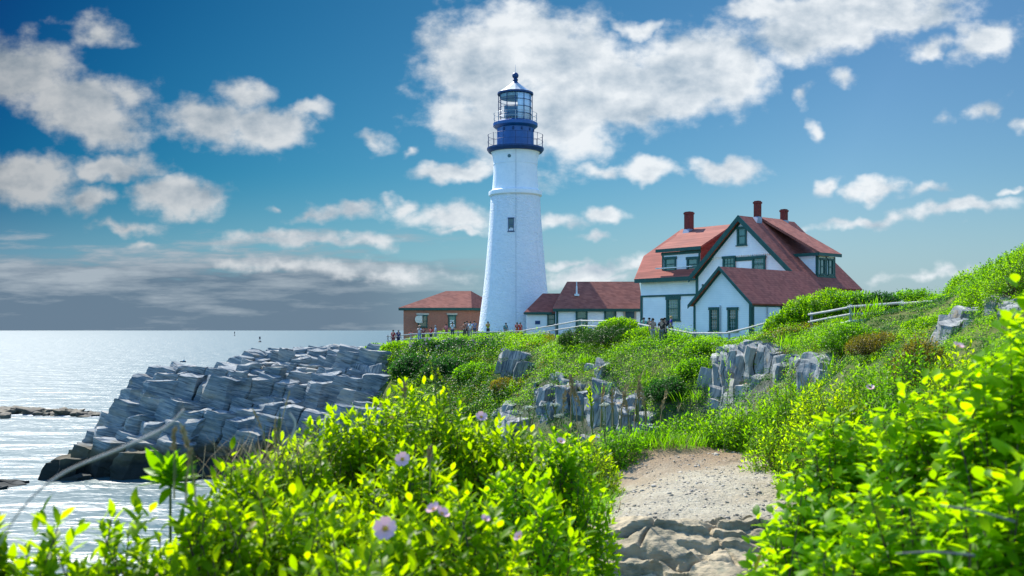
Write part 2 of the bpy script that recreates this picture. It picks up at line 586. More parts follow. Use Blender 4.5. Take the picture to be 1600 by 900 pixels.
for px, d, z in [(700, 101, 10.9), (640, 105, 10.6), (600, 104, 10.0), (570, 102, 9.0), (590, 90, 5.6), (640, 93, 8.0), (640, 86, 5.4), (640, 78, 2.4), (700, 95, 9.3), (700, 86, 6.4), (700, 76, 3.0), (560, 120, 6), (540, 125, 0), (600, 130, 9), (560, 150, -2), (520, 112, 3),
                 (800, 96, 10.9), (800, 87, 9.8), (800, 78, 7.2), (800, 70, 4.2), (900, 84, 11.3), (900, 76, 10.9), (900, 70, 8.6), (900, 62, 4.6), (960, 74, 11.4), (960, 67, 10.0), (960, 60, 6.4), (960, 54, 4.4),
                 (1050, 70, 11.25), (1050, 64, 10.9), (1050, 58, 8.7), (1050, 51, 5.6), (1110, 66, 11.1), (1110, 60, 10.3), (1110, 54, 7.2), (1110, 47, 6.0),
                 (1180, 64, 11.3), (1180, 55, 11.2), (1180, 49, 9.2), (1180, 42, 7.2), (1200, 33, 8.0), (1250, 56, 11.9), (1260, 48, 11.3), (1260, 42, 9.3), (1260, 34, 8.6), (1320, 54, 12.4), (1320, 45, 12.0), (1330, 38, 10.6), (1330, 29, 9.3),
                 (1400, 52, 12.7), (1400, 43, 12.3), (1400, 34, 11.3), (1400, 26, 9.9), (1480, 48, 12.9), (1480, 38, 12.25), (1490, 29, 11.6), (1490, 22, 10.6), (1560, 42, 14.2), (1560, 32, 12.7), (1570, 25, 11.8), (1600, 38, 14.6), (1640, 30, 14.0), (1640, 40, 15.4), (1640, 22, 12.2),
                 (700, 112, 11.1), (800, 112, 11.1), (850, 125, 11.1), (740, 130, 11.0), (660, 128, 11.0), (640, 118, 10.7), (620, 124, 10.0), (950, 110, 11.1), (950, 92, 11.1), (1050, 85, 11.0), (1050, 76, 11.0), (1150, 78, 11.1), (1200, 90, 11.2), (1300, 75, 12.2), (1300, 100, 11.2), (1400, 70, 12.8), (1500, 70, 13.2), (1350, 60, 12.6), (1000, 100, 11), (1100, 110, 11), (1200, 72, 11.4),
                 (500, 101, 5.5), (450, 98, 5), (350, 95, 4), (250, 92, 2.5), (150, 90, -1), (50, 90, -4), (400, 84, 0), (500, 86, 2.5), (560, 86, 4), (250, 84, -2), (400, 78, -2.2), (540, 76, 0.5), (150, 82, -3), (450, 113, -1), (350, 110, -2.5), (250, 106, -4)]:
    ctl(px, d, z)
CT = np.array(CT, float)
_D = np.sqrt(((CT[:, None, :2] - CT[None, :, :2]) ** 2).sum(-1) + 0.3)
_Wt = np.linalg.solve(_D, CT[:, 2] - 8.0)


# headland of tilted slabs on the left: crest (bearing column, row, distance)
crest = [(92, 742, 86), (112, 716, 87), (150, 690, 88), (186, 642, 89.5), (205, 607, 91), (222, 582, 92), (255, 572, 93), (290, 566, 94), (345, 576, 96), (362, 566, 97), (380, 552, 98), (425, 546, 101), (470, 543, 103), (520, 539, 105), (575, 541, 106)]
cx_ = np.array([gx(a, d) for a, b, d in crest])
cy_ = np.array([d for a, b, d in crest])
cz_ = np.array([gz(b, d) for a, b, d in crest])


def envelope(x, y):
    """height of the headland at (x, y)"""
    zc = np.interp(x, cx_, cz_, left=-3, right=cz_[-1])
    yc = np.interp(x, cx_, cy_)
    run = np.interp(x, [-39, -34, -28, -20, -13], [4.5, 8.5, 13, 20, 28])
    fr = (yc - y) / run                       # 0 at the crest, 1 at the foot
    return np.where(fr > 0, zc * (1 - np.clip(fr, 0, 1.4) ** 1.5), zc + fr * run * .6)


def hz(x, y, detail=True):
    """height of the ground at (x, y)"""
    x, y = np.broadcast_arrays(np.asarray(x, float), np.asarray(y, float))
    sh = x.shape
    xf, yf = x.ravel(), y.ravel()
    out = np.empty(len(xf))
    for k in range(0, len(xf), 20000):
        d = np.sqrt((xf[k:k + 20000, None] - CT[None, :, 0]) ** 2 + (yf[k:k + 20000, None] - CT[None, :, 1]) ** 2 + 0.3)
        out[k:k + 20000] = d @ _Wt + 8.0
    out = np.clip(out.reshape(sh), -5.0, 30)
    # under the rocky headland the soil stays below the stone
    pxx = 800 + F * x / np.maximum(y, 1.0)
    mk = np.clip((605 - pxx) / 35, 0, 1) * np.clip((y - 70) / 4, 0, 1)
    out = out * (1 - mk) + np.minimum(out, envelope(x, y) - 1.3) * mk
    out = out - .55 * np.exp(-((x - 1.3) / 1.1) ** 2 - ((y - 5.9) / 1.5) ** 2)
    if detail:
        flat = np.clip((np.hypot(x - 2.4, y - 11) - 5) / 12, 0.06, 1)
        out = out + (0.35 * vnoise(v3(x, y), 0.22, 4)) * flat
    return out


def ground_tint(t, tcn, col):
    g = t.n('ShaderNodeNewGeometry')
    s = t.n('ShaderNodeSeparateXYZ')
    m_ = t.n('ShaderNodeSeparateXYZ')
    t.t.links.new(g.outputs['Normal'], s.inputs[0])
    t.t.links.new(g.outputs['Position'], m_.inputs[0])
    rock = t.smooth(s.outputs[2], 0.80, 0.62)
    rn = t.noise(t.mapping(g.outputs['Position'], scale=(1.2, 1.2, .5)), 1.6, 6, .6)
    col = t.mix(rock, col, t.mix(t.smooth(rn, .4, .65), (0.05, 0.055, 0.05), (0.13, 0.13, 0.115)))  # rock tone painted darker so gaps between the blocks read as shade
    return t.mix(t.smooth(m_.outputs[2], 2.2, 0.8), col, (0.035, 0.035, 0.028))


M_GROUND = material('soil_and_grass', (0.045, 0.085, 0.012), (0.10, 0.11, 0.03), 0.7, .95, .1, bump=.05, bscale=3, extra=ground_tint)
xs = np.arange(-58, 88.01, 0.6)
ys = np.arange(-14, 164.01, 0.6)
X, Y = np.meshgrid(xs, ys)
Z = hz(X, Y)
# keep the near ground a little below the sandy path laid on it
nx, ny = len(xs), len(ys)
idx = np.arange(nx * ny).reshape(ny, nx)
Fq = np.stack([idx[:-1, :-1], idx[:-1, 1:], idx[1:, 1:], idx[1:, :-1]], -1).reshape(-1, 4)
zq = Z.ravel()[Fq].max(1)
Fq = Fq[zq > -2.5]
tag(mesh_obj('terrain', np.stack([X, Y, Z], -1).reshape(-1, 3), Fq, M_GROUND, smooth=180), kind='structure', label='uneven coastal ground of grass, soil and stone', cat='terrain')


def surf_d(px, py, lo=16.0, hi=112.0):
    """distance at which the sight line of a photo pixel first meets the ground"""
    d = np.arange(lo, hi, .25)
    below = gz(py, d) <= hz(gx(px, d), d)
    return float(d[np.argmax(below)]) if below.any() else None


def fit_poly_foam(name, label, specs, seed):
    """thin lace of white water lying on the sea: (column, row, half width px, half depth m)"""
    r_ = np.random.RandomState(seed)
    V, Fs, k = [], [], 0
    for px, py, w_, dp in specs:
        d = F * CZ / (py - HZ)
        x, hw = gx(px, d), w_ / F * d
        n = 26
        V.append((x, d, .03))
        for j in range(n):
            a = 2 * math.pi * j / n
            q = r_.uniform(.45, 1.15)
            V.append((x + hw * math.cos(a) * q, d + dp * math.sin(a) * q, .03))
        Fs += [(k, k + 1 + j, k + 1 + (j + 1) % n) for j in range(n)]
        k += n + 1
    m = bpy.data.materials.get('sea_foam') or material('sea_foam', (0.75, 0.78, 0.80), (0.55, 0.60, 0.63), 2.0, .6, .2)
    return tag(mesh_obj(name, V, Fs, m), label, kind='stuff')


fit_poly_foam('surf', 'white surf along the near side of the low reef', [(14, 646.5, 16, .5), (38, 648.5, 22, .8), (58, 650, 20, .7), (84, 650, 22, .6), (108, 650.5, 18, .5), (132, 651, 16, .4), (150, 651.5, 10, .4), (48, 654, 14, .3)], 5)

# ------------------------------------------------------------------ building materials
def clap(t, tcn, col, pitch=0.14, amt=0.30):
    g = t.n('ShaderNodeNewGeometry')
    s = t.n('ShaderNodeSeparateXYZ')
    t.t.links.new(g.outputs['Position'], s.inputs[0])
    f = t.m('FRACT', t.m('DIVIDE', s.outputs[2], pitch))
    ln = t.smooth(f, 0.16, 0.02)
    return t.mix(t.m('MULTIPLY', ln, amt), col, (0.30, 0.32, 0.34))


M_WHITE = material('white_painted_shingle', (0.82, 0.84, 0.84), (0.75, 0.78, 0.79), 0.9, .6, .25, bump=.02, bscale=7, extra=lambda t, tcn, col: clap(t, tcn, col, .17, .22))
M_CLAP = material('white_clapboard', (0.80, 0.82, 0.83), (0.74, 0.77, 0.78), 1.2, .55, .25, extra=clap)
M_GREEN = material('dark_green_trim', (0.014, 0.085, 0.068), (0.010, 0.065, 0.055), 2.0, .5, .3)


def shingles(t, tcn, col):
    g = t.n('ShaderNodeNewGeometry')
    s = t.n('ShaderNodeSeparateXYZ')
    t.t.links.new(g.outputs['Position'], s.inputs[0])
    f = t.m('FRACT', t.m('DIVIDE', s.outputs[2], 0.17))
    row = t.m('FLOOR', t.m('DIVIDE', s.outputs[2], 0.17))
    cb = t.n('ShaderNodeCombineXYZ')
    t.t.links.new(t.m('MULTIPLY', t.m('ADD', s.outputs[0], s.outputs[1]), 2.6), cb.inputs[0])
    t.t.links.new(t.m('MULTIPLY', row, 7.3), cb.inputs[1])
    wn_ = t.n('ShaderNodeTexWhiteNoise', noise_dimensions='2D')
    fl = t.n('ShaderNodeVectorMath', operation='FLOOR')
    t.t.links.new(cb.outputs[0], fl.inputs[0])
    t.t.links.new(fl.outputs[0], wn_.inputs['Vector'])
    col = t.mix(t.m('MULTIPLY', wn_.outputs['Value'], 0.45), col, (0.10, 0.028, 0.024))
    return t.mix(t.m('MULTIPLY', t.smooth(f, 0.2, 0.02), 0.45), col, (0.05, 0.015, 0.013))


M_ROOF = material('red_brown_shingle_roof', (0.40, 0.122, 0.088), (0.34, 0.112, 0.082), 0.6, .85, .15, extra=shingles)
M_ROOF2 = material('brown_red_shingle_roof', (0.38, 0.138, 0.096), (0.32, 0.122, 0.090), 0.6, .85, .15, extra=shingles)


def brick_pat(t, tcn, col):
    g = t.n('ShaderNodeNewGeometry')
    s = t.n('ShaderNodeSeparateXYZ')
    t.t.links.new(g.outputs['Position'], s.inputs[0])
    cb = t.n('ShaderNodeCombineXYZ')
    t.t.links.new(t.m('ADD', s.outputs[0], t.m('MULTIPLY', s.outputs[1], 0.9)), cb.inputs[0])
    t.t.links.new(s.outputs[2], cb.inputs[1])
    b = t.n('ShaderNodeTexBrick')
    t.t.links.new(cb.outputs[0], b.inputs['Vector'])
    b.inputs['Scale'].default_value = 1.0
    b.inputs['Brick Width'].default_value = 0.21
    b.inputs['Row Height'].default_value = 0.075
    b.inputs['Mortar Size'].default_value = 0.009
    b.inputs['Color1'].default_value = (0.42, 0.135, 0.070, 1)
    b.inputs['Color2'].default_value = (0.33, 0.098, 0.052, 1)
    b.inputs['Mortar'].default_value = (0.30, 0.22, 0.18, 1)
    return b.outputs['Color']


M_BRICK = material('brick', (0.3, 0.1, 0.06), extra=brick_pat, rough=.85)
M_CHIM = material('chimney_brick', (0.20, 0.045, 0.035), (0.15, 0.035, 0.03), 5, .85, .15)
M_FLASH = material('lead_flashing', (0.25, 0.29, 0.36), rough=.45, metallic=.3)
M_GLASS = material('window_glass', (0.02, 0.055, 0.06), (0.035, 0.09, 0.095), 0.8, .06, .6)
M_GLASS2 = material('green_shade_glass', (0.03, 0.16, 0.14), (0.02, 0.12, 0.11), 0.8, .1, .5)
M_MUNT = material('white_glazing_bar', (0.70, 0.74, 0.74), rough=.5)
M_BAR = material('grey_glazing_bar', (0.34, 0.42, 0.42), rough=.5)
M_CREAM = material('cream_stone_lintel', (0.55, 0.50, 0.40), rough=.8)
M_METAL = material('grey_pipe_metal', (0.42, 0.46, 0.50), rough=.4, metallic=.4)


class Facade:
    """vertical wall plane through o (x, y) along the unit direction s; n points outwards"""
    def __init__(self, o, s, n):
        self.o, self.s, self.n = np.array(o, float), np.array(s, float), np.array(n, float)

    def pix(self, px, py):
        r = np.array(((px - 800) / F, 1.0))
        d = self.o.dot(self.n) / r.dot(self.n)
        return (r * d - self.o).dot(self.s), gz(py, d)

    def P(self, s, z, out=0.0):
        q = self.o + self.s * s + self.n * out
        return np.array((q[0], q[1], z))

    def rect(self, mb, s0, s1, z0, z1, o0, o1):
        return mb.prism([self.P(s0, z0, o0), self.P(s1, z0, o0), self.P(s1, z1, o0), self.P(s0, z1, o0)], np.append(self.n * (o1 - o0), 0))

    def poly(self, mb, pts, o0, o1):
        return mb.prism([self.P(s, z, o0) for s, z in pts], np.append(self.n * (o1 - o0), 0))

    def window(self, parent, org, s0, s1, z0, z1, fw=0.14, cols=2, rows=4, frame=None, glass=None, bars=True, sash=True, out=0.0, munt=None):
        if s0 > s1:
            s0, s1 = s1, s0
        if z0 > z1:
            z0, z1 = z1, z0
        mb = MB()
        self.rect(mb, s0 - .06, s1 + .06, z1 - fw, z1 + .05, out + .004, out + .12)
        self.rect(mb, s0, s0 + fw, z0, z1 - fw, out + .004, out + .09)
        self.rect(mb, s1 - fw, s1, z0, z1 - fw, out + .004, out + .09)
        self.rect(mb, s0 + fw, s1 - fw, z0, z0 + fw * .7, out + .004, out + .09)
        self.rect(mb, s0 - .08, s1 + .08, z0 - .09, z0, out + .004, out + .15)
        if sash:
            zm = (z0 + z1) / 2
            self.rect(mb, s0 + fw, s1 - fw, zm - .04, zm + .04, out + .012, out + .065)
        fr = mb.build('window', frame or M_GREEN, parent, org)
        g = MB()
        self.rect(g, s0 + fw, s1 - fw, z0 + fw * .7, z1 - fw, out + .002, out + .012)
        g.build('pane', glass or M_GLASS, fr, org)
        if bars:
            b = MB()
            a0, a1, b0, b1 = s0 + fw, s1 - fw, z0 + fw * .7, z1 - fw
            for i in range(1, cols):
                x = a0 + (a1 - a0) * i / cols
                self.rect(b, x - .013, x + .013, b0, b1, out + .014, out + .04)
            for i in range(1, rows):
                z = b0 + (b1 - b0) * i / rows
                self.rect(b, a0, a1, z - .013, z + .013, out + .0145, out + .038)
            b.build('glazing_bars', munt or M_BAR, fr, org)
        return fr

    def pwindow(self, parent, org, x0, x1, y0, y1, **kw):
        xm, ym = (x0 + x1) / 2, (y0 + y1) / 2
        s0, s1 = self.pix(x0, ym)[0], self.pix(x1, ym)[0]
        z1, z0 = self.pix(xm, y0)[1], self.pix(xm, y1)[1]
        return self.window(parent, org, s0, s1, z0, z1, **kw)


def plane_pix(px, py, n, p0):
    """point where the sight line of a photo pixel meets the plane (n, p0)"""
    r = np.array(((px - 800) / F, 1.0, (HZ - py) / F))
    o = np.array((0, 0, CZ))
    n = np.asarray(n, float)
    return o + r * (np.dot(np.asarray(p0) - o, n) / r.dot(n))


# ------------------------------------------------------------------ lighthouse
TD = 123.0
TC = (gx(805.3, TD), TD)
mpp = TD / F


def tz(py):
    return gz(py, TD)


LH = empty('lighthouse', (TC[0], TC[1], 11.0), 'tall white stone lighthouse tower with dark blue watch room and glass lantern', 'lighthouse')
LO = (TC[0], TC[1], 11.0)


def rubble(t, tcn, col):
    g = t.n('ShaderNodeNewGeometry')
    n_ = t.noise(t.mapping(g.outputs['Position'], scale=(1, 1, 1.6)), 1.7, 6, .62)
    st = t.smooth(n_, .56, .70)
    col = t.mix(t.m('MULTIPLY', st, .25), col, (0.55, 0.60, 0.66))
    streak = t.smooth(t.noise(t.mapping(g.outputs['Position'], scale=(1.6, 1.6, .07)), 1.0, 4, .6), .6, .75)
    return t.mix(t.m('MULTIPLY', streak, .22), col, (0.50, 0.53, 0.52))


M_TOWER = material('whitewashed_rubble', (0.82, 0.84, 0.86), (0.76, 0.79, 0.82), 1.5, .7, .25, bump=.22, bscale=3.4, stretch=(1, 1, 1.7), extra=rubble)
M_TOWER2 = material('whitewashed_brick', (0.82, 0.84, 0.85), (0.77, 0.80, 0.82), 1.5, .65, .25, bump=.02, bscale=6, extra=rubble)
M_BLUE = material('dark_blue_paint', (0.006, 0.085, 0.29), (0.005, 0.07, 0.24), 1.5, .38, .5)
M_BLUED = material('dark_navy_iron', (0.008, 0.046, 0.15), rough=.45)
M_ROOFCAP = material('grey_lantern_roof', (0.42, 0.45, 0.47), (0.34, 0.37, 0.40), 2.0, .45, .4)
low = [(4.55, 10.2), (4.50, tz(520)), (4.22, tz(490)), (3.86, tz(455)), (3.62, tz(425)), (3.40, tz(392)), (3.22, tz(364)), (3.07, tz(335)), (2.96, tz(308))]
mb = MB().lathe(TC, low, 72, cap=(False, False))
# finer rings so the masonry can bulge a little
tw = mb.build('tower_wall', M_TOWER, LH, LO, smooth=60)
mb = MB().lathe(TC, [(2.98, tz(308)), (3.19, tz(306)), (3.21, tz(303)), (3.19, tz(300)), (2.80, tz(297.5))], 64, cap=(False, False))
mb.build('cornice_band', M_TOWER2, LH, LO, smooth=40)
mb = MB().lathe(TC, [(2.80, tz(297.5)), (2.70, tz(283)), (2.62, tz(270)), (2.63, tz(258)), (2.69, tz(248)), (2.83, tz(241)), (3.05, tz(237)), (3.12, tz(235.5))], 64, cap=(False, False))
mb.build('upper_wall', M_TOWER2, LH, LO, smooth=60)
MB().ring(TC, 2.64, tz(258), .035, 64).build('iron_band', M_TOWER2, LH, LO, smooth=180)
mb = MB().lathe(TC, [(3.0, tz(239.2)), (3.22, tz(238.5)), (3.42, tz(234.5)), (3.42, tz(232)), (3.0, tz(231.4)), (2.1, tz(231.4))], 64, cap=(False, False))
mb.build('gallery_deck', M_BLUED, LH, LO, smooth=30)
mb = MB().lathe(TC, [(2.22, tz(232)), (2.20, tz(200))], 64, cap=(False, False))
wr = mb.build('watch_room', M_BLUE, LH, LO, smooth=60)
for a in (-128, -97, -70, -40, -15):
    mb = MB()
    mb.lathe((TC[0] + 2.21 * math.cos(R_(a)), TC[1] + 2.21 * math.sin(R_(a))), [(.10, tz(207.5)), (.13, tz(206)), (.13, tz(204)), (.10, tz(203))], 8)
    mb.build('porthole', M_BLUED, wr, LO)
mb = MB().lathe(TC, [(2.2, tz(201.5)), (2.45, tz(200.5)), (2.68, tz(198)), (2.68, tz(193.5)), (2.3, tz(191.0)), (1.6, tz(191.0))], 64, cap=(False, False))
mb.build('lantern_deck', M_BLUE, LH, LO, smooth=30)


def railing(r, z0, h, nposts, rails):
    m_ = MB()
    for k in range(nposts):
        a = 2 * math.pi * (k + .5) / nposts
        c = (TC[0] + r * math.cos(a), TC[1] + r * math.sin(a))
        m_.lathe(c, [(.028, z0), (.028, z0 + h)], 6)
        m_.ball((c[0], c[1], z0 + h), .05, 6, 4)
    for q in rails:
        m_.ring(TC, r, z0 + h * q, .022, 56)
    return m_


railing(3.32, tz(232), 1.52, 14, (.5, 1.0)).build('railing', M_BLUED, LH, LO)
railing(2.60, tz(193.5), 1.15, 14, (.5, 1.0)).build('railing', M_METAL, LH, LO)
# lantern: glass, bars, what is seen inside it
NL = 12
GLZ = bpy.data.materials.new('lantern_glass')
GLZ.use_nodes = True
_t = NT(GLZ.node_tree)
_o = GLZ.node_tree.nodes['Material Output']
_tr = _t.n('ShaderNodeBsdfTransparent')
_gl = _t.n('ShaderNodeBsdfGlossy')
_gl.inputs['Roughness'].default_value = .03
_fr = _t.n('ShaderNodeValue')
_fr.outputs[0].default_value = .07
_mx = _t.n('ShaderNodeMixShader')
GLZ.node_tree.links.new(_fr.outputs[0], _mx.inputs[0])
GLZ.node_tree.links.new(_tr.outputs[0], _mx.inputs[1])
GLZ.node_tree.links.new(_gl.outputs[0], _mx.inputs[2])
GLZ.node_tree.links.new(_mx.outputs[0], _o.inputs['Surface'])
LR = 2.02
mb = MB().lathe(TC, [(LR, tz(191)), (LR, tz(148))], NL, cap=(False, False))
lg = mb.build('lantern_glazing', GLZ, LH, LO)
mb = MB()
for k in range(NL):
    a = 2 * math.pi * k / NL
    c = (TC[0] + (LR + .01) * math.cos(a), TC[1] + (LR + .01) * math.sin(a))
    mb.lathe(c, [(.045, tz(191)), (.045, tz(147))], 6)
for q in (.02, .25, .5, .75, .98):
    z = tz(191) + (tz(148) - tz(191)) * q
    for k in range(NL):
        a, b = 2 * math.pi * k / NL, 2 * math.pi * (k + 1) / NL
        mb.tube([(TC[0] + (LR + .01) * math.cos(a), TC[1] + (LR + .01) * math.sin(a), z), (TC[0] + (LR + .01) * math.cos(b), TC[1] + (LR + .01) * math.sin(b), z)], .035, 5)
mb.build('glazing_bars', M_BLUED, lg, LO)
M_CURT = material('white_lantern_curtain', (0.62, 0.70, 0.78), (0.55, 0.64, 0.74), 1.5, .6, .2)
mb = MB().lathe(TC, [(LR - .10, tz(190)), (LR - .10, tz(148.5))], 10, arc=(R_(-82), R_(75)))
cu = mb.build('curtain', M_CURT, LH, LO, smooth=60)
sol = cu.modifiers.new('thickness', 'SOLIDIFY')
sol.thickness = .03
mb = MB().box((TC[0] - 1.35, TC[1] - .6, tz(183)), (TC[0] + .45, TC[1] + .6, tz(167)))
mb.lathe(TC, [(.35, tz(191)), (.35, tz(183)), (.5, tz(182.5))], 16)
mb.build('beacon_lamp', material('teal_blue_housing', (0.012, 0.11, 0.20), rough=.4), LH, LO)
M_UNDER = material('lantern_ceiling', (0.20, 0.30, 0.33), rough=.7)
mb = MB().lathe(TC, [(LR - .15, tz(154)), (LR - .15, tz(148.2))], 24, cap=(True, True))
mb.build('lantern_ceiling', M_UNDER, LH, LO)
mb = MB().lathe(TC, [(1.95, tz(148.4)), (2.16, tz(148.4)), (2.16, tz(145.6)), (1.95, tz(144.8))], 24, cap=(False, False))
mb.build('roof_fascia', M_BLUED, LH, LO)
mb = MB().lathe(TC, [(2.13, tz(145.6)), (1.55, tz(141)), (.95, tz(135.2)), (.5, tz(131))], 12, cap=(False, True))
mb.build('lantern_roof', M_ROOFCAP, LH, LO)
mb = MB().lathe(TC, [(.52, tz(131.2)), (.36, tz(129.5)), (.24, tz(127)), (.34, tz(125)), (.26, tz(123.3)), (.20, tz(122.4))], 20)
mb.ball((TC[0], TC[1], tz(118.3)), .39, 18, 12)
fin = mb.build('ball_finial', M_BLUED, LH, LO, smooth=50)
MB().lathe(TC, [(.03, tz(115)), (.012, tz(101))], 6).build('lightning_rod', M_METAL, LH, LO)
# windows in the shaft


def shaft_opening(px, py0, py1, w_):
    zc = (tz(py0) + tz(py1)) / 2
    rr = np.interp(zc, [p[1] for p in low], [p[0] for p in low])
    a = math.asin(((px - 805.3) * mpp) / rr)
    nrm = np.array((math.sin(a), -math.cos(a)))
    s = np.array((math.cos(a), math.sin(a)))
    fc = Facade(np.array(TC) + nrm * (rr - .02), s, nrm)
    return fc, tz(py1), tz(py0)


fc, z0, z1 = shaft_opening(799, 345, 365, .7)
fc.window(LH, LO, -.36, .30, z0, z1, fw=.06, bars=True, cols=2, rows=3, frame=M_BLUED, munt=M_BLUED, out=.03)
nrm = np.array((-.27, -.963))
c = np.array(TC) + nrm * 2.66
mb = MB()
fcp = Facade(c, (nrm[1] * -1, nrm[0]), nrm)
mb.prism([fcp.P(.21 * math.cos(R_(k * 30)), tz(249) + .21 * math.sin(R_(k * 30)), -.1) for k in range(12)], np.append(nrm * .16, 0))
mb.build('porthole', M_GLASS, LH, LO)
# lightning cable down the shaft
mb = MB()
mb.tube([(TC[0] + .05, TC[1] - r - .035, z) for r, z in [(3.02, tz(237))] + [(2.62, tz(262)), (2.8, tz(296)), (3.24, tz(303)), (2.98, tz(307)), (3.22, tz(364)), (3.62, tz(425)), (4.22, tz(490)), (4.5, tz(520))]], .022, 5)
mb.build('lightning_cable', M_METAL, LH, LO)

# ------------------------------------------------------------------ keeper's house
A40 = R_(40)
U = np.array((math.cos(A40), math.sin(A40)))
Vv = np.array((math.sin(A40), -math.cos(A40)))
H0 = np.array((20.25, 90.0))
GR = 10.6
HO = (H0[0], H0[1], 11.0)
HS = empty('keepers_house', HO, 'large white house with red roofs, dark green trim and three brick chimneys', 'house')


def LP(u, v):
    return H0 + U * u + Vv * v


def p3(u, v, z):
    q = LP(u, v)
    return np.array((q[0], q[1], z))


u3, vv3 = np.append(U, 0), np.append(Vv, 0)
ZR = 22.05                 # ridge
k1 = 0.925                 # slope of the big gable


def zmain(v):
    return ZR - k1 * abs(v)


FG = Facade(LP(0, 0), Vv, -U)           # big gable wall
FW = Facade(LP(1.0, 0), Vv, -U)         # wing wall on the left
FA = Facade(LP(-11.0, 6.5), Vv, -U)     # annex gable wall
FR = Facade(LP(0, 9.25), U, Vv)         # annex side wall
# walls
mb = MB()
FG.poly(mb, [(-5.2, GR), (6.4, GR), (6.4, zmain(6.4) - .15), (0, ZR - .15), (-5.2, zmain(5.2) - .15)], -7.6, 0)
FW.poly(mb, [(-13.0, GR), (-5.15, GR), (-5.15, 16.95), (-13.0, 16.95)], -9.0, 0)
mb.build('wall', M_WHITE, HS, HO)
# upper gable panel stands out a little, with a row of teeth under it
s0, zb = FG.pix(1113, 399)
s1, _ = FG.pix(1210, 399)
zb = FG.pix(1160, 399)[1]
mb = MB()
hw = (ZR - .3 - zb) / k1
FG.poly(mb, [(-hw, zb), (hw, zb), (0, ZR - .3)], .006, .14)
n = 34
for i in range(n):
    x0 = -hw + .1 + (2 * hw - .2) * i / n
    w_ = (2 * hw - .2) / n
    FG.poly(mb, [(x0 + .02, zb), (x0 + w_ - .02, zb), (x0 + w_ * .5, zb - .13)], .006, .13)
mb.build('gable_panel', M_WHITE, HS, HO)
# green band with the two windows under the panel
mb = MB()
zt = zb - .14
zl = FG.pix(1160, 406)[1]
FG.rect(mb, FG.pix(1130, 403)[0], FG.pix(1197, 403)[0], zl - .1, zt, .004, .07)
mb.build('trim_band', M_GREEN, HS, HO)
FG.pwindow(HS, HO, 1130.5, 1150, 401, 424, fw=.17, cols=3, rows=4, glass=M_GLASS2, out=.072, munt=M_GREEN)
FG.pwindow(HS, HO, 1176.5, 1197, 401, 424, fw=.17, cols=3, rows=4, glass=M_GLASS2, out=.072)
FG.pwindow(HS, HO, 1153.5, 1168.5, 355, 383, fw=.17, bars=False, glass=M_GLASS2, out=.142)
# wing windows and belts
FW.pwindow(HS, HO, 1041.5, 1063, 464, 501, fw=.26, cols=4, rows=6, glass=M_GLASS2)
mb = MB()
zbelt = FW.pix(1040, 462)[1]
FW.rect(mb, -13.02, -5.2, zbelt - .09, zbelt + .09, .004, .08)
FW.rect(mb, -13.03, -12.75, GR, zbelt - .09, .004, .07)
FG.rect(mb, -5.22, -4.95, GR, 16.9, .004, .07)
FG.rect(mb, -4.45, -4.33, GR, 16.2, .004, .12)
mb.build('corner_boards', M_GREEN, HS, HO)
# --- roofs
TH = .2


def roof_slab(mb, pts, th=TH):
    pts = [np.asarray(p, float) for p in pts]
    n_ = np.cross(pts[1] - pts[0], pts[2] - pts[0])
    n_ /= np.linalg.norm(n_)
    if n_[2] < 0:
        n_ = -n_
    mb.prism(pts, -n_ * th)


rf = MB()
UE = 7.75
roof_slab(rf, [p3(-.55, 0, ZR), p3(-.55, 7.0, zmain(7.0)), p3(UE, 7.0, zmain(7.0)), p3(UE, 0, ZR)])
roof_slab(rf, [p3(-.55, 0, ZR), p3(-.55, -5.55, zmain(5.55)), p3(UE, -5.55, zmain(5.55)), p3(UE, 0, ZR)])
# wing: front slope rises from the eave at u=.45 to the ridge at u=5.5
ZE = 17.0
kw = (ZR - .05 - ZE) / 5.05


def zw(u):
    return ZE + kw * (u - .45)


wn_n = np.cross(vv3, u3 + np.array((0, 0, kw)))
wn_p = p3(.45, 0, ZE)
e0 = plane_pix(994, 434, wn_n, wn_p)
e1 = plane_pix(1008, 398.5, wn_n, wn_p)
vl = (plane_pix(1066, 354, wn_n, wn_p)[:2] - H0).dot(Vv)
roof_slab(rf, [p3(.45, (e0[:2] - H0).dot(Vv), ZE), p3(.45, -1.0, ZE), p3(5.5, -1.0, zw(5.5)), p3(5.5, vl, zw(5.5)), e1])
v0, v1e = (e0[:2] - H0).dot(Vv), (e1[:2] - H0).dot(Vv)
u1e = (e1[:2] - H0).dot(U)
# hipped left end and back slope
roof_slab(rf, [p3(5.5, vl, zw(5.5)), e1, p3(11 - u1e, v1e, e1[2])])
roof_slab(rf, [e1, p3(.45, v0, ZE), p3(10.55, v0, ZE), p3(11 - u1e, v1e, e1[2])])
roof_slab(rf, [p3(5.5, vl, zw(5.5)), p3(11 - u1e, v1e, e1[2]), p3(10.55, v0, ZE), p3(10.55, -1, ZE), p3(5.5, -1, zw(5.5))])
roof = rf.build('roof', M_ROOF, HS, HO)
# green rake boards and eaves
gt = MB()


def bar(mb, a, b, w_, h_, out=np.array((0, 0, 0.0))):
    """board from a to b, hanging h_ below the line, w_ wide along -U (towards the viewer)"""
    a, b = np.asarray(a, float) + out, np.asarray(b, float) + out
    mb.prism([a, b, b - np.array((0, 0, h_)), a - np.array((0, 0, h_))], -u3 * w_)


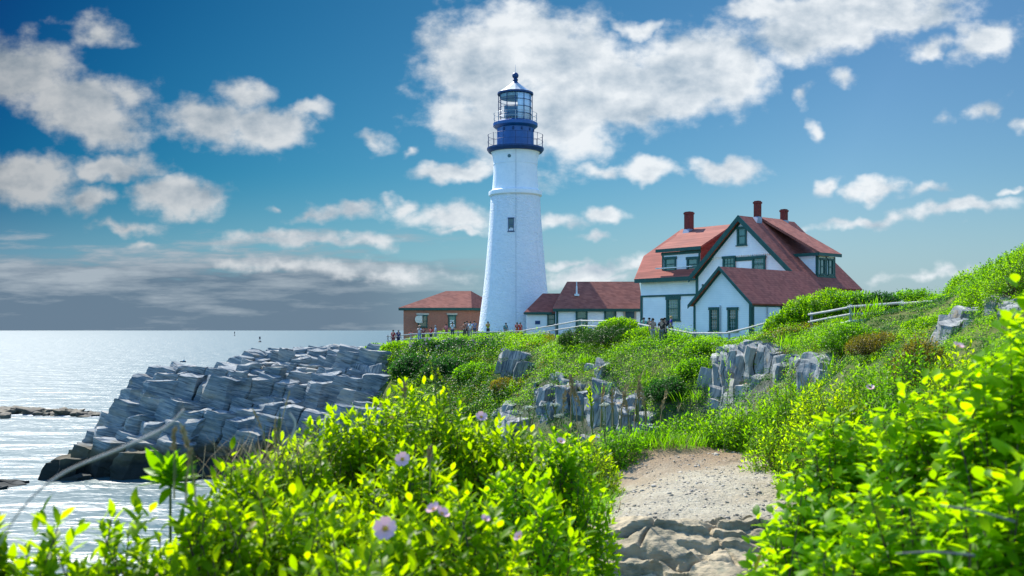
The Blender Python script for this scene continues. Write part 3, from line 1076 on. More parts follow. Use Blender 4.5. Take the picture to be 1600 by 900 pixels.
bar(gt, p3(-.555, 0, ZR + .03), p3(-.555, 6.0, zmain(6.0) + .03), .09, .52)
bar(gt, p3(-.558, 0, ZR + .03), p3(-.558, -5.6, zmain(5.6) + .03), .09, .52)
bar(gt, p3(-.02, 0, ZR - .25), p3(-.02, 6.1, zmain(6.1) - .25), .12, .34)
bar(gt, p3(-.022, 0, ZR - .25), p3(-.022, -5.2, zmain(5.2) - .25), .12, .34)
bar(gt, p3(.44, v0, ZE + .02), p3(.44, -5.0, ZE + .02), .10, .40)
gt.prism([p3(.44, v0, ZE - .28), p3(1.0, v0, ZE - .28), p3(1.0, -5.2, ZE - .28), p3(.44, -5.2, ZE - .28)], (0, 0, .06))
gt.build('rake_boards', M_GREEN, HS, HO)
# --- left dormer
DL = Facade(LP(1.25, 0), Vv, -U)
a_s, a_z = DL.pix(1035, 425)
b_s, _ = DL.pix(1094, 425)
t_z = DL.pix(1064, 392.5)[1]
b_z = zw(1.25) - .3
dm = MB()
DL.rect(dm, a_s, b_s, b_z, t_z, -2.6, 0)
dor = dm.build('dormer', M_WHITE, HS, HO)
for x0, x1 in ((1038.5, 1057), (1073.5, 1092)):
    DL.pwindow(dor, HO, x0, x1, 402, 424, fw=.20, bars=False, glass=M_GLASS2)
tr_ = MB()
DL.rect(tr_, a_s - .02, a_s + .16, zw(1.25), t_z, .004, .06)
DL.rect(tr_, b_s - .16, b_s + .02, zw(1.25), t_z, .004, .06)
DL.rect(tr_, a_s - .45, b_s + .45, t_z - .02, t_z + .3, .42, .5)
DL.rect(tr_, a_s - .1, b_s + .1, t_z - .3, t_z - .02, .004, .08)
tr_.build('dormer_trim', M_GREEN, dor, HO)
ds = MB()
kd = (ZR - .02 - (t_z + .3)) / (5.5 - .78)
roof_slab(ds, [p3(.78, a_s - .5, t_z + .3), p3(.78, b_s + .5, t_z + .3), p3(5.55, b_s + .5, ZR + .08), p3(5.55, vl + .2, ZR + .08), p3(3.6, a_s - .5, t_z + .3 + kd * 2.82)])
ds.build('dormer_roof', M_ROOF2, dor, HO)
gm = MB()
DL.rect(gm, a_s - .35, b_s - .5, b_z + .42, b_z + .5, .5, .62)
gm.tube([DL.P(a_s - .35, b_z + .42, .56), DL.P(b_s - .5, b_z + .46, .56)], .05, 6)
gm.build('gutter', M_MUNT, dor, HO)
# cheek roof on the dormer's right side (dark red)
ck = MB()
ck.prism([p3(1.3, b_s + .01, zw(1.3)), p3(1.3, b_s + .01, t_z + .1), p3(5.2, b_s + .01, ZR - .2), p3(5.2, b_s + .01, zw(5.2))], vv3 * .05)
ck.build('dormer_cheek', M_ROOF, dor, HO)
# --- right dormer, faces +v
VD = 5.9
DR = Facade(LP(0, VD), U, Vv)
ua, _ = DR.pix(1277, 415)
ub, _ = DR.pix(1304.5, 415)
zt_ = DR.pix(1278, 399.5)[1]
zb_ = zmain(VD) - .2
dm = MB()
DR.rect(dm, ua, ub, zb_, zt_, -3.6, 0)
dor2 = dm.build('dormer', M_WHITE, HS, HO)
um = (ua + ub) / 2
for q in (-.62, .62):
    DR.window(dor2, HO, um + q - .38, um + q + .38, zb_ + .38, zt_ - .22, fw=.12, bars=False, glass=M_GLASS)
tr_ = MB()
for q in (ua + .08, um, ub - .08):
    DR.rect(tr_, q - .09, q + .09, zb_, zt_ - .02, .004, .05)
DR.rect(tr_, ua - .4, ub + .4, zt_ - .03, zt_ + .24, .36, .44)
DR.rect(tr_, ua - .05, ub + .05, zb_ + .12, zb_ + .26, .004, .1)
DC = Facade(LP(ua, 0), Vv, -U)
DC.rect(tr_, VD - .14, VD + .02, zb_, zt_, .004, .05)
DC.rect(tr_, VD - 2.3, VD + .4, zt_ - .03, zt_ + .24, .36, .44)
tr_.build('dormer_trim', M_GREEN, dor2, HO)
ds = MB()
roof_slab(ds, [p3(ua - .16, VD + .42, zt_ + .25), p3(ub + .42, VD + .42, zt_ + .25), p3(ub + .42, .1, ZR + .08), p3(ua - .16, .1, ZR + .08)])
ds.build('dormer_roof', M_ROOF2, dor2, HO)
# --- annex
ZA, ZAE = 16.84, 14.18
ka = (ZA - ZAE) / 2.8
mb = MB()
FA.poly(mb, [(-2.75, GR - .3), (2.75, GR - .3), (2.75, ZA - ka * 2.75 - .1), (0, ZA - .1), (-2.75, ZA - ka * 2.75 - .1)], -10.95, 0)
mb.build('annex_wall', M_CLAP, HS, HO)
ra = MB()
for sg in (-1, 1):
    roof_slab(ra, [p3(-11.35, 6.5, ZA), p3(-11.35, 6.5 + sg * 3.02, ZA - ka * 3.02), p3(.02, 6.5 + sg * 3.02, ZA - ka * 3.02), p3(.02, 6.5, ZA)], .16)
ra.build('annex_roof', M_ROOF, HS, HO)
gt = MB()
for sg in (-1, 1):
    e = .003 if sg > 0 else 0
    bar(gt, p3(-11.352 - e, 6.5, ZA + .03), p3(-11.352 - e, 6.5 + sg * 3.06, ZA - ka * 3.06 + .03), .08, .28)
    bar(gt, p3(-11.02 - e, 6.5, ZA - .18), p3(-11.02 - e, 6.5 + sg * 2.75, ZA - ka * 2.75 - .18), .06, .2)
FR.rect(gt, -11.02, -10.8, GR - .3, ZAE - .2, .004, .07)
FA.rect(gt, 2.53, 2.77, GR - .3, ZAE - .25, .004, .07)
FA.rect(gt, -2.77, -2.6, GR - .3, ZAE - .25, .004, .07)
FR.rect(gt, -11.0, 0, ZAE - .42, ZAE - .2, .004, .06)
gt.build('annex_trim', M_GREEN, HS, HO)
FA.pwindow(HS, HO, 1109, 1124, 481, 517, fw=.17, cols=3, rows=6)
FA.pwindow(HS, HO, 1137.5, 1153, 481, 517, fw=.17, cols=3, rows=6)
FR.window(HS, HO, -7.4, -6.2, 12.6, 13.75, fw=.14, cols=2, rows=2)
mb = MB()
s_, z_ = FA.pix(1126, 477)
mb.tube([FA.P(s_, GR, .08), FA.P(s_, z_, .08)], .05, 6)
mb.build('downpipe', M_METAL, HS, HO)
mb = MB()
s_, z_ = FR.pix(1198, 472)
mb.tube([FR.P(s_, GR, .08), FR.P(s_, ZAE - .42, .08)], .045, 6)
mb.build('downpipe', M_METAL, HS, HO)


# --- chimneys
def chimney(u, v, px0, px1, py0, zbase):
    q = LP(u, v)
    w2 = (px1 - px0) / F * q[1] / (abs(U[0]) + abs(Vv[0])) / 2
    z1_ = gz(py0, q[1])
    m_ = MB()

    def blk(h, za, zb2):
        m_.hexa([p3(u - h, v - h, za), p3(u - h, v + h, za), p3(u + h, v + h, za), p3(u + h, v - h, za), p3(u - h, v - h, zb2), p3(u - h, v + h, zb2), p3(u + h, v + h, zb2), p3(u + h, v - h, zb2)])
    blk(w2, zbase, z1_ - .25)
    blk(w2 + .05, z1_ - .25, z1_ - .08)
    blk(w2 - .02, z1_ - .08, z1_)
    c_ = m_.build('chimney', M_CHIM, roof, HO)
    m2 = MB()
    h = w2 + .04
    m2.hexa([p3(u - h - .25, v - h, zbase - .3), p3(u - h - .25, v + h, zbase - .3), p3(u + h, v + h, zbase - .3), p3(u + h, v - h, zbase - .3), p3(u - h, v - h, zbase + .35), p3(u - h, v + h, zbase + .35), p3(u + h, v + h, zbase + .35), p3(u + h, v - h, zbase + .35)])
    m2.build('flashing', M_FLASH, roof, HO)


def vfor(px, u):
    """v of the point of the line u=const seen in photo column px"""
    r = np.array(((px - 800) / F, 1.0))
    d = LP(u, 0).dot(U) / r.dot(U)
    return (r * d - H0).dot(Vv)


chimney(4.9, vfor(1076.5, 4.9), 1069, 1084, 331, 21.6)
chimney(1.7, .35, 1173, 1185, 314, 21.7)
chimney(6.0, .1, 1217.5, 1229.5, 327, 21.7)

# ------------------------------------------------------------------ low link building
LKO = (gx(930, 112), 113, 11.0)
LK = empty('link_building', LKO, 'low white building with red roof joining the lighthouse to the big house', 'building')
d0 = 112.0
FL = Facade((0, d0), (1, 0), (0, -1))
xa, xb = gx(869, d0), gx(1004, d0)
ze, zr = gz(478, d0), gz(440, d0 + 3)
mb = MB()
mb.box((xa, d0, 10.4), (xb, d0 + 6, ze - .05))
FS = Facade((0, 114.0), (1, 0), (0, -1))
xs0, xs1 = gx(823, 114), xa
zse, zsr = gz(486, 114), gz(458.5, 116.2)
mb.box((xs0, 114.0, 10.4), (xs1 - .01, 118.4, zse - .05))
mb.build('wall', M_WHITE, LK, LKO)
rf = MB()
xr0 = gx(886, d0 + 3)
roof_slab(rf, [(xa - .35, d0 - .35, ze - .3), (xb, d0 - .35, ze - .3), (xb, d0 + 3, zr), (xr0, d0 + 3, zr)])
roof_slab(rf, [(xa - .35, d0 + 6.35, ze - .3), (xb, d0 + 6.35, ze - .3), (xb, d0 + 3, zr), (xr0, d0 + 3, zr)])
roof_slab(rf, [(xa - .35, d0 - .35, ze - .3), (xa - .35, d0 + 6.35, ze - .3), (xr0, d0 + 3, zr)])
rf.build('roof', M_ROOF2, LK, LKO)
rf = MB()
xm = gx(848, 116.2)
roof_slab(rf, [(xs0 - .3, 113.7, zse - .12), (xa + .6, 113.7, zse - .12), (xa + 1.4, 116.2, zsr), (xm, 116.2, zsr)])
roof_slab(rf, [(xs0 - .3, 118.7, zse - .12), (xa + .6, 118.7, zse - .12), (xa + 1.4, 116.2, zsr), (xm, 116.2, zsr)])
roof_slab(rf, [(xs0 - .3, 113.7, zse - .12), (xs0 - .3, 118.7, zse - .12), (xm, 116.2, zsr)])
rf.build('roof', M_ROOF, LK, LKO)
gt = MB()
FL.rect(gt, xa - .36, xb, ze - .62, ze - .3, .34, .42)
FL.rect(gt, xa - .02, xb, ze - .62, ze - .42, .004, .08)
FL.rect(gt, xa - .02, xa + .22, 10.5, ze - .62, .004, .08)
FS.rect(gt, xs0 - .3, xs1 - .4, zse - .4, zse - .12, .28, .36)
gt.build('eaves_trim', M_GREEN, LK, LKO)
FL.pwindow(LK, LKO, 899.5, 918, 483, 512, fw=.2, bars=False, glass=M_GLASS2)
FL.pwindow(LK, LKO, 944, 963, 483, 512, fw=.2, bars=False, glass=M_GLASS2)
FS.pwindow(LK, LKO, 855, 868, 490, 508, fw=.16, bars=True, cols=2, rows=2, glass=M_GLASS2)
mb = MB()
s_, z_ = FS.pix(840, 504)
FS.rect(mb, s_ - .28, s_ + .28, z_ - .2, z_ + .2, .004, .05)
mb.build('wall_plaque', M_BLUED, LK, LKO)
FL.pwindow(LK, LKO, 974, 994, 484, 512, fw=.2, bars=False, frame=material('tan_stone_surround', (.42, .36, .28), rough=.8), glass=M_GLASS)
mb = MB()
xv = gx(901, d0 + 1.4)
mb.lathe((xv, d0 + 1.3), [(.09, gz(460, d0)), (.09, gz(447, d0)), (.055, gz(446.5, d0)), (.055, gz(439, d0))], 8)
mb.box((xv - .26, d0 + .9, gz(462, d0)), (xv + .26, d0 + 1.4, gz(458.6, d0)))
mb.build('vent_pipe', M_MUNT, LK, LKO)

# ------------------------------------------------------------------ brick fog signal building
BO = (gx(690, 138), 138, 11.0)
BH = empty('brick_building', BO, 'low red brick building with hipped red roof beside the lighthouse', 'building')
ab = R_(8)
sB = np.array((math.cos(ab), -math.sin(ab) * 0.2))
sB /= np.linalg.norm(sB)
nB = np.array((sB[1], -sB[0]))
B0 = np.array((gx(630.5, 134), 134.0))
FB = Facade(B0, sB, nB)
lenB = FB.pix(735, 500)[0]
eB = R_(52)
sE = np.array((math.sin(eB) * .62, math.cos(eB) * 1.2))
sE /= np.linalg.norm(sE)
zE = gz(481.5, 134)
C1 = FB.P(lenB, 0)[:2]
C2 = C1 + sE * 6.5
C3 = B0 + sE * 6.5
mb = MB()
mb.prism([np.append(B0, 10.3), np.append(C1, 10.3), np.append(C2, 10.3), np.append(C3, 10.3)], (0, 0, zE - 10.3))
mb.build('wall', M_BRICK, BH, BO)
zRb = gz(455, 137.2)
r0, r1 = B0 + sB * 3.9 + sE * 3.25, C1 - sB * 2.3 + sE * 3.25
r0[0], r1[0] = gx(697, r0[1]), gx(736, r1[1])
ov = .4
q0, q1, q2, q3 = B0 - sB * ov - sE * ov, C1 + sB * ov - sE * ov, C2 + sB * ov + sE * ov, C3 - sB * ov + sE * ov
rf = MB()
A_ = lambda q, z: np.append(q, z)
roof_slab(rf, [A_(q0, zE + .05), A_(q1, zE + .05), A_(r1, zRb), A_(r0, zRb)])
roof_slab(rf, [A_(q1, zE + .05), A_(q2, zE + .05), A_(r1, zRb)])
roof_slab(rf, [A_(q2, zE + .05), A_(q3, zE + .05), A_(r0, zRb), A_(r1, zRb)])
roof_slab(rf, [A_(q3, zE + .05), A_(q0, zE + .05), A_(r0, zRb)])
rf.build('roof', M_ROOF2, BH, BO)
gt = MB()
for a, b in ((q0, q1), (q1, q2), (q3, q0)):
    d_ = (b - a) / np.linalg.norm(b - a)
    nn = np.array((d_[1], -d_[0]))
    gt.prism([A_(a, zE - .3), A_(b, zE - .3), A_(b, zE + .03), A_(a, zE + .03)], np.append(-nn * .1, 0))
gt.build('eaves_trim', M_GREEN, BH, BO)
for x0, x1, gl in ((653, 668, M_GLASS), (700.5, 712.5, M_GLASS2)):
    FB.pwindow(BH, BO, x0, x1, 492.5, 511, fw=.14, bars=False, glass=gl)
    mb = MB()
    sa, za = FB.pix(x0, 491.5)
    sb_, _ = FB.pix(x1, 491.5)
    FB.rect(mb, sa - .2, sb_ + .2, za - .03, za + .17, .004, .1)
    mb.build('lintel', M_CREAM, BH, BO)
s_, z_ = FB.pix(706.5, 502.5)
mb = MB()
FB.rect(mb, s_ - .3, s_ + .25, z_ - .2, z_ + .2, .014, .03)
mb.build('window_notice', M_MUNT, BH, BO)
# round horn housing sticking out of the left window
mb = MB()
s_, z_ = FB.pix(656.5, 499)
prof = [(-.45, -.48), (.05, -.48), (.30, -.40), (.42, -.2), (.46, 0), (.42, .2), (.30, .40), (.05, .48), (-.45, .48)]
mb.prism([FB.P(s_ - .1 - x, z_ + z, .05) for x, z in prof], np.append(nB * .9, 0))
mb.build('fog_horn', material('cream_horn_housing', (.66, .64, .56), rough=.5), BH, BO)

# ------------------------------------------------------------------ rock
def rock_extra(wet=True, lichen=.5, layer_rot=None):
    def fn(t, tcn, col):
        g = t.n('ShaderNodeNewGeometry')
        s = t.n('ShaderNodeSeparateXYZ')
        t.t.links.new(g.outputs['Position'], s.inputs[0])
        base = t.mapping(g.outputs['Position'], rot=layer_rot or (0, 0, 0))
        # thin beds: noise stretched along the bedding
        st = t.noise(t.mapping(base, scale=(.25, .25, 3.4)), 1.6, 7, .65)
        col = t.mix(t.smooth(st, .44, .66), col, (0.36, 0.355, 0.325))
        st2 = t.noise(t.mapping(base, scale=(.35, .35, 6.0)), 2.0, 4, .6)
        col = t.mix(t.m('MULTIPLY', t.smooth(st2, .54, .64), .85), col, (0.045, 0.06, 0.075))
        blot = t.noise(g.outputs['Position'], .9, 5, .6)
        col = t.mix(t.m('MULTIPLY', t.smooth(blot, .60, .72), lichen), col, (0.30, 0.19, 0.055))
        warm = t.noise(t.mapping(base, scale=(.5, .5, 1.6)), .45, 5, .6)
        col = t.mix(t.m('MULTIPLY', t.smooth(warm, .52, .68), .65), col, (0.40, 0.36, 0.28))
        if wet:
            wl = t.m('MULTIPLY_ADD', t.noise(g.outputs['Position'], .5, 4, .6), 2.2, s.outputs[2])
            col = t.mix(t.smooth(wl, 3.9, 3.0), col, (0.10, 0.085, 0.05))
            col = t.mix(t.smooth(wl, 3.0, 2.1), col, (0.022, 0.026, 0.022))
        return col
    return fn


TILT = R_(17)
M_ROCK = material('grey_bedded_rock', (0.105, 0.145, 0.165), (0.215, 0.24, 0.245), .5, .85, .25, bump=.06, bscale=2.2, stretch=(1, 1, 1), coords='Object', extra=rock_extra(True, .35, (0, -TILT, 0)))
M_ROCK2 = material('blue_grey_cliff_rock', (0.10, 0.13, 0.145), (0.21, 0.22, 0.21), .8, .85, .25, bump=.05, bscale=2.5, extra=rock_extra(False, .9, (0, R_(75), 0)))
M_REEF = material('dark_weedy_reef_rock', (0.05, 0.046, 0.035), (0.12, 0.10, 0.06), .6, .8, .3, bump=.1, bscale=2)


def _cube_template(n):
    """surface of the unit cube as an n x n grid per face, welded"""
    V, Fs, seen = [], [], {}

    def vid(p):
        k = tuple(np.round(p, 5))
        if k not in seen:
            seen[k] = len(V)
            V.append(p)
        return seen[k]
    g = np.linspace(-.5, .5, n + 1)
    for ax in range(3):
        for sg in (-.5, .5):
            for i in range(n):
                for j in range(n):
                    q = []
                    for (a, b) in ((i, j), (i + 1, j), (i + 1, j + 1), (i, j + 1)):
                        p = [0, 0, 0]
                        p[ax] = sg
                        p[(ax + 1) % 3] = g[a]
                        p[(ax + 2) % 3] = g[b]
                        q.append(vid(tuple(p)))
                    Fs.append(tuple(q) if sg > 0 else tuple(q[::-1]))
    return np.array(V), np.array(Fs)


CUBE_V, CUBE_F = _cube_template(6)


class RockB:
    def __init__(self, seed):
        self.r = np.random.RandomState(seed)
        self.V, self.F, self.k = [], [], 0

    def block(self, c, size, rot, jit=.10, layers=.05, rough=.05, pitch=.35):
        r = self.r
        P = CUBE_V.copy()
        cj = r.uniform(-jit, jit, (2, 2, 2, 3))
        w_ = P + .5
        D = np.zeros_like(P)
        for a in (0, 1):
            for b in (0, 1):
                for d in (0, 1):
                    wt = (w_[:, 0] if a else 1 - w_[:, 0]) * (w_[:, 1] if b else 1 - w_[:, 1]) * (w_[:, 2] if d else 1 - w_[:, 2])
                    D += wt[:, None] * cj[a, b, d]
        P = P + D
        # soften the edges a little
        q = np.sort(np.abs(CUBE_V), 1)[:, 1]
        P *= (1 - .02 * (q > .49))[:, None]
        S = P * np.asarray(size)
        # beds step in and out
        lay = np.floor(S[:, 2] / pitch + r.rand() * 9).astype(int)
        hsh = np.array([math.sin(l * 91.7 + r.randint(1000) * 0) * 43758.5 % 1 for l in lay]) - .5
        S[:, :2] *= (1 + layers * hsh[:, None] * 2)
        S = S @ np.asarray(rot).T + np.asarray(c)
        S += rough * np.stack([vnoise(S, 1.1, 3), vnoise(S + 31, 1.1, 3), vnoise(S + 77, 1.1, 3)], -1)
        self.V.append(S)
        self.F.append(CUBE_F + self.k)
        self.k += len(S)

    def build(self, name, mat, origin=(0, 0, 0), parent=None):
        return mesh_obj(name, np.concatenate(self.V), np.concatenate(self.F), mat, parent, origin)


def rotm(rx=0, ry=0, rz=0):
    return np.array((Matrix.Rotation(rz, 3, 'Z') @ Matrix.Rotation(ry, 3, 'Y') @ Matrix.Rotation(rx, 3, 'X')))



def cell_rock(RBk, pts, zfun, rot, aniso, lean, depth, seed, shrink=.985, step=.45, tilt=(-.10, .06), rough=.05, ring=.42, bed=.035, taper=0.0, maxr=4.0):
    """rock broken along joints: the plan is cut into irregular cells (nearest-seed polygons); each cell is a block with
    its own top plane, leaning sides and beds that step in and out. zfun(x, y) -> height of the top of the block or None"""
    r_ = np.random.RandomState(seed)
    c_, s_n = math.cos(rot), math.sin(rot)
    T = np.array(((c_ / aniso, s_n / aniso), (-s_n, c_)))      # plan -> metric space where cells are round
    Ti = np.linalg.inv(T)
    Q = pts @ T.T
    for i in range(len(Q)):
        zt = zfun(pts[i, 0], pts[i, 1])
        if zt is None:
            continue
        d2 = ((Q - Q[i]) ** 2).sum(1)
        nb = np.argsort(d2)[1:18]
        L = 6.0
        poly = [Q[i] + np.array(p) for p in ((-L, -L), (L, -L), (L, L), (-L, L))]
        for j in nb:
            m_, n_ = (Q[i] + Q[j]) / 2, Q[j] - Q[i]
            new = []
            for k in range(len(poly)):
                p, q = poly[k], poly[(k + 1) % len(poly)]
                a_, b_ = (p - m_).dot(n_), (q - m_).dot(n_)
                if a_ <= 0:
                    new.append(p)
                if a_ * b_ < 0:
                    new.append(p + (q - p) * (a_ / (a_ - b_)))
            poly = new
            if len(poly) < 3:
                break
        if len(poly) < 3:
            continue
        P = np.array(poly) @ Ti.T
        ctr = P.mean(0)
        if np.abs(P - ctr).max() > maxr:
            continue
        # break long edges
        E = []
        for k in range(len(P)):
            p, q = P[k], P[(k + 1) % len(P)]
            m_ = max(1, int(np.linalg.norm(q - p) / step))
            for t in range(m_):
                E.append(p + (q - p) * t / m_)
        E = np.array(E)
        area2 = (E[:, 0] * np.roll(E[:, 1], -1) - np.roll(E[:, 0], -1) * E[:, 1]).sum()
        if area2 < 0:
            E = E[::-1]
        n = len(E)
        sx, sy = tilt[0] + r_.uniform(-.16, .16), tilt[1] + r_.uniform(-.16, .16)
        zs = [0]
        while zs[-1] < depth:
            zs.append(zs[-1] + ring * r_.uniform(.5, 1.5))
        V, Fs = [], []
        V.append(np.append(ctr, zt))
        top = zt + sx * (E[:, 0] - ctr[0]) + sy * (E[:, 1] - ctr[1])
        for k, dz in enumerate([-.0] + zs):
            sc = shrink * (.93 if k == 0 else 1 - bed * r_.rand() ** 2 - (.0 if k > 1 else .005))
            sc *= 1 - taper * max(0, 1 - dz / (depth * .7)) ** 1.5
            zz = top - dz - (.0 if k == 0 else (.07 if k == 1 else 0))
            xy = ctr + (E - ctr) * sc
            V += [np.array((xy[q, 0] - lean[0] * dz, xy[q, 1] - lean[1] * dz, zz[q])) for q in range(n)]
        V = np.array(V)
        V = V + rough * np.stack([vnoise(V, .9, 3), vnoise(V + 31, .9, 3), vnoise(V + 77, .9, 3)], -1) * 2
        F4 = [(0, 1 + k, 1 + (k + 1) % n, 0) for k in range(n)]
        for g in range(len(zs)):
            for k in range(n):
                k2 = (k + 1) % n
                F4.append((1 + g * n + k, 1 + (g + 1) * n + k, 1 + (g + 1) * n + k2, 1 + g * n + k2))
        for f in F4:
            RBk.fl.append(tuple(int(q) + RBk.k for q in (f[:3] if f[0] == f[3] else f)))
        RBk.V.append(V)
        RBk.k += len(V)


class CellB:
    def __init__(self):
        self.V, self.fl, self.k = [], [], 0

    def build(self, name, mat, origin):
        return mesh_obj(name, np.concatenate(self.V), self.fl, mat, None, origin)


def jitter_pts(x0, x1, y0, y1, sx, sy, seed, dens=None):
    """irregular seeds, coarser in some places than in others"""
    r_ = np.random.RandomState(seed)
    N = 9000
    C_ = np.stack([r_.uniform(x0, x1, N), r_.uniform(y0, y1, N)], -1)
    K = np.maximum(1.0 + .75 * vnoise(np.concatenate([C_ * .13, np.full((N, 1), 2.2)], 1), 1.0, 2), .45)
    if dens:
        K = K * np.array([dens(p) for p in C_])
    out = np.empty((N, 2))
    m_ = 0
    for p, k in zip(C_, K):
        q = out[:m_]
        if m_ == 0 or ((((p[0] - q[:, 0]) / (sx * k)) ** 2 + ((p[1] - q[:, 1]) / (sy * k)) ** 2) > 1).all():
            out[m_] = p
            m_ += 1
    return out[:m_].copy()


r = np.random.RandomState(11)
hp = jitter_pts(-43, -8, 76, 112, 1.35, .95, 5, lambda p: 1.35 if p[0] < -25 else .95)
big = jitter_pts(-43, -8, 76, 112, 4.6, 3.4, 9)
boff = np.random.RandomState(2).uniform(-.75, .75, len(big))


def headland_top(x, y):
    z = float(envelope(x, y))
    yc = float(np.interp(x, cx_, cy_))
    if z < (-.6 if x > -35 else .3) or y > yc + 4 or x > gx(598, y):
        return None
    j = np.argmin(((big - (x, y)) ** 2).sum(1))
    zb_ = float(envelope(*big[j]))
    zz = .5 * z + .5 * np.clip(zb_, z - 1.4, z + 1.4) + boff[j] * np.clip(z / 4, .2, 1) + r.uniform(-.28, .38) + .35
    if r.rand() < .07:
        zz -= r.uniform(.8, 1.8)
    zc = float(np.interp(x, cx_, cz_))
    if abs(y - yc) < 1.6 and r.rand() < .8:
        zz = max(zz, zc - .15)
    return min(zz, zc + .3)


cb = CellB()
cell_rock(cb, hp, headland_top, R_(24), 1.7, (.34, .05), 5.0, 3, tilt=(-.10, .04), rough=.17, bed=.10, ring=.30)
ho = (gx(330, 92), 92, 0)
tag(cb.build('rocky_headland', M_ROCK, ho), 'pale grey headland of tilted broken rock slabs running down to the water', 'rock', kind='structure')

# low reef far left
rb = RockB(5)
for px, py, w_, h_ in [(8, 641, 34, 5), (28, 640, 30, 5), (48, 641, 26, 5), (62, 643, 20, 4), (82, 644, 14, 2.5), (100, 642, 22, 5), (114, 643, 20, 4.5), (128, 644, 18, 3.5), (142, 645, 14, 2.5), (-25, 641, 40, 6)]:
    d = F * 12 / (py + 5 - HZ)
    for q in range(3):
        rb.block((gx(px, d) + r.uniform(-1, 1), d + r.uniform(-1, 1.5), h_ * d / F * .25), (w_ * d / F * r.uniform(.6, 1), r.uniform(2, 4), h_ * d / F * 2.3), rotm(r.uniform(-.1, .1), r.uniform(-.12, .12), r.uniform(-.5, .5)), jit=.2, layers=.06, rough=.3)
tag(rb.build('reef_rocks', M_REEF, (gx(80, 147), 147, 0)), 'low dark reef of weedy rocks breaking the sea at the left edge', 'reef')
rb = RockB(6)
for px, py, w_, h_ in [(0, 648, 16, 9), (9, 650, 12, 7), (-12, 648, 20, 11)]:
    d = F * 12 / (py + 3 - HZ)
    rb.block((gx(px, d), d, h_ * d / F * .2), (w_ * d / F, 2.5, h_ * d / F * 1.3), rotm(.1, r.uniform(-.1, .1), .3), jit=.2, layers=.05, rough=.3)
tag(rb.build('shore_boulder', M_REEF, (gx(0, 140), 140, 0)), 'brown boulder in the sea cut by the left edge, in front of the reef', 'boulder')


ROCK_ZONES, ROCK_LINES = [], []


def outcrop(label, line, seed, steps=3, drop=1.0, cell=(1.5, 1.0), back=2.2, lean=(.12, .0), mat=None, tilt=(-.02, .05), depth=None, jump=.5, run=1.6, front=2.1, decl=.45):
    """broken rock face: its top follows the line [(column, row)...]; below it the blocks step down towards the viewer"""
    line = np.array(line, float)
    dts = np.array([surf_d(a, b + 10) or 60.0 for a, b in line])
    A = np.polyfit(line[:, 0], dts, 1)
    x0, x1 = line[0, 0], line[-1, 0]
    dfun = lambda px: np.polyval(A, px)
    dmin, dmax = min(dfun(x0), dfun(x1)) - run * steps - .5, max(dfun(x0), dfun(x1)) + back
    sc = (dmin + dmax) / 2 / 65
    sc = max(sc, .45)
    pts = jitter_pts(gx(x0, dmax if x0 < 800 else dmin) - 2, gx(x1, dmax) + 2, dmin - 1, dmax + 1, cell[0] * sc, cell[1] * sc, seed)
    rr = np.random.RandomState(seed)

    def top(x, y):
        px = 800 + F * x / y
        if px < x0 or px > x1:
            return None
        d = dfun(px)
        k = (d - y) / (run * sc)
        if k > steps or y > d + back * sc:
            return None
        zt = gz(np.interp(px, line[:, 0], line[:, 1]), d)
        if k > front:
            zt = min(zt - .1, float(hz(x, y)) + drop * rr.uniform(.55, 1.5) * sc * (1 - .45 * k / steps))
        else:
            zt += min(k, 0) * .12
        if k <= front:
            zt -= max(k, 0) * decl * sc + .55 * abs(float(vnoise(np.array([[x * .55, y * .2, 9.1]]), 1.0, 2)[0])) * sc
        return zt + rr.uniform(-jump, .12) * sc
    cb_ = CellB()
    cell_rock(cb_, pts, top, R_(70 + rr.uniform(-12, 12)), 1.5, lean, (depth or 3.4) * sc, seed, tilt=tilt, rough=.24 * sc, step=.3 * sc, ring=.42 * sc, bed=.11, taper=.10, shrink=1.0)
    ROCK_ZONES.append((x0, x1, A, run * steps * sc, back * sc))
    ROCK_LINES.append((line, A, sc, run * front * sc, run * steps * sc))
    pm = (x0 + x1) / 2
    dm = float(dfun(pm))
    return tag(cb_.build('cliff_outcrop', mat or M_ROCK2, (gx(pm, dm), dm, gz(np.interp(pm, line[:, 0], line[:, 1]), dm))), label, 'rock')


outcrop('blue-grey upright slabs under the shrubs at the left end of the cliff', [(560, 572), (575, 562), (592, 558), (612, 558), (620, 572)], 21, drop=1.2, jump=.4)
outcrop('pale grey boulders on the cliff straight below the lighthouse', [(770, 572), (780, 552), (794, 542), (812, 536), (826, 548), (838, 532), (846, 548)], 22, drop=1.0, jump=.5, cell=(1.6, 1.2))
outcrop('dark blue-grey cliff face with rusty lichen behind the dry grass stalks', [(842, 604), (856, 586), (880, 582), (910, 586), (940, 592), (965, 604), (990, 612), (1020, 620)], 23, steps=3.8, front=2.8, decl=.25, depth=4.5, drop=.9, jump=.5, cell=(1.5, 1.0), lean=(-.06, 0))
outcrop('small grey rock at the cliff foot above the left rose bush', [(778, 634), (794, 624), (812, 630), (822, 640)], 24, steps=2)
outcrop('tall grey slabs with rust streaks under the grassy edge by the house fence', [(1104, 566), (1122, 548), (1145, 534), (1175, 529), (1205, 531), (1235, 540)], 25, steps=4.0, front=3.1, decl=.15, depth=4.5, drop=.9, jump=.4, lean=(.05, 0), cell=(1.3, .95))
outcrop('short row of dark slabs in the grass right of the tall rust-streaked slabs', [(1248, 552), (1264, 545), (1285, 550), (1312, 558)], 26, steps=3, front=2.6, decl=.2, depth=4, drop=.9)
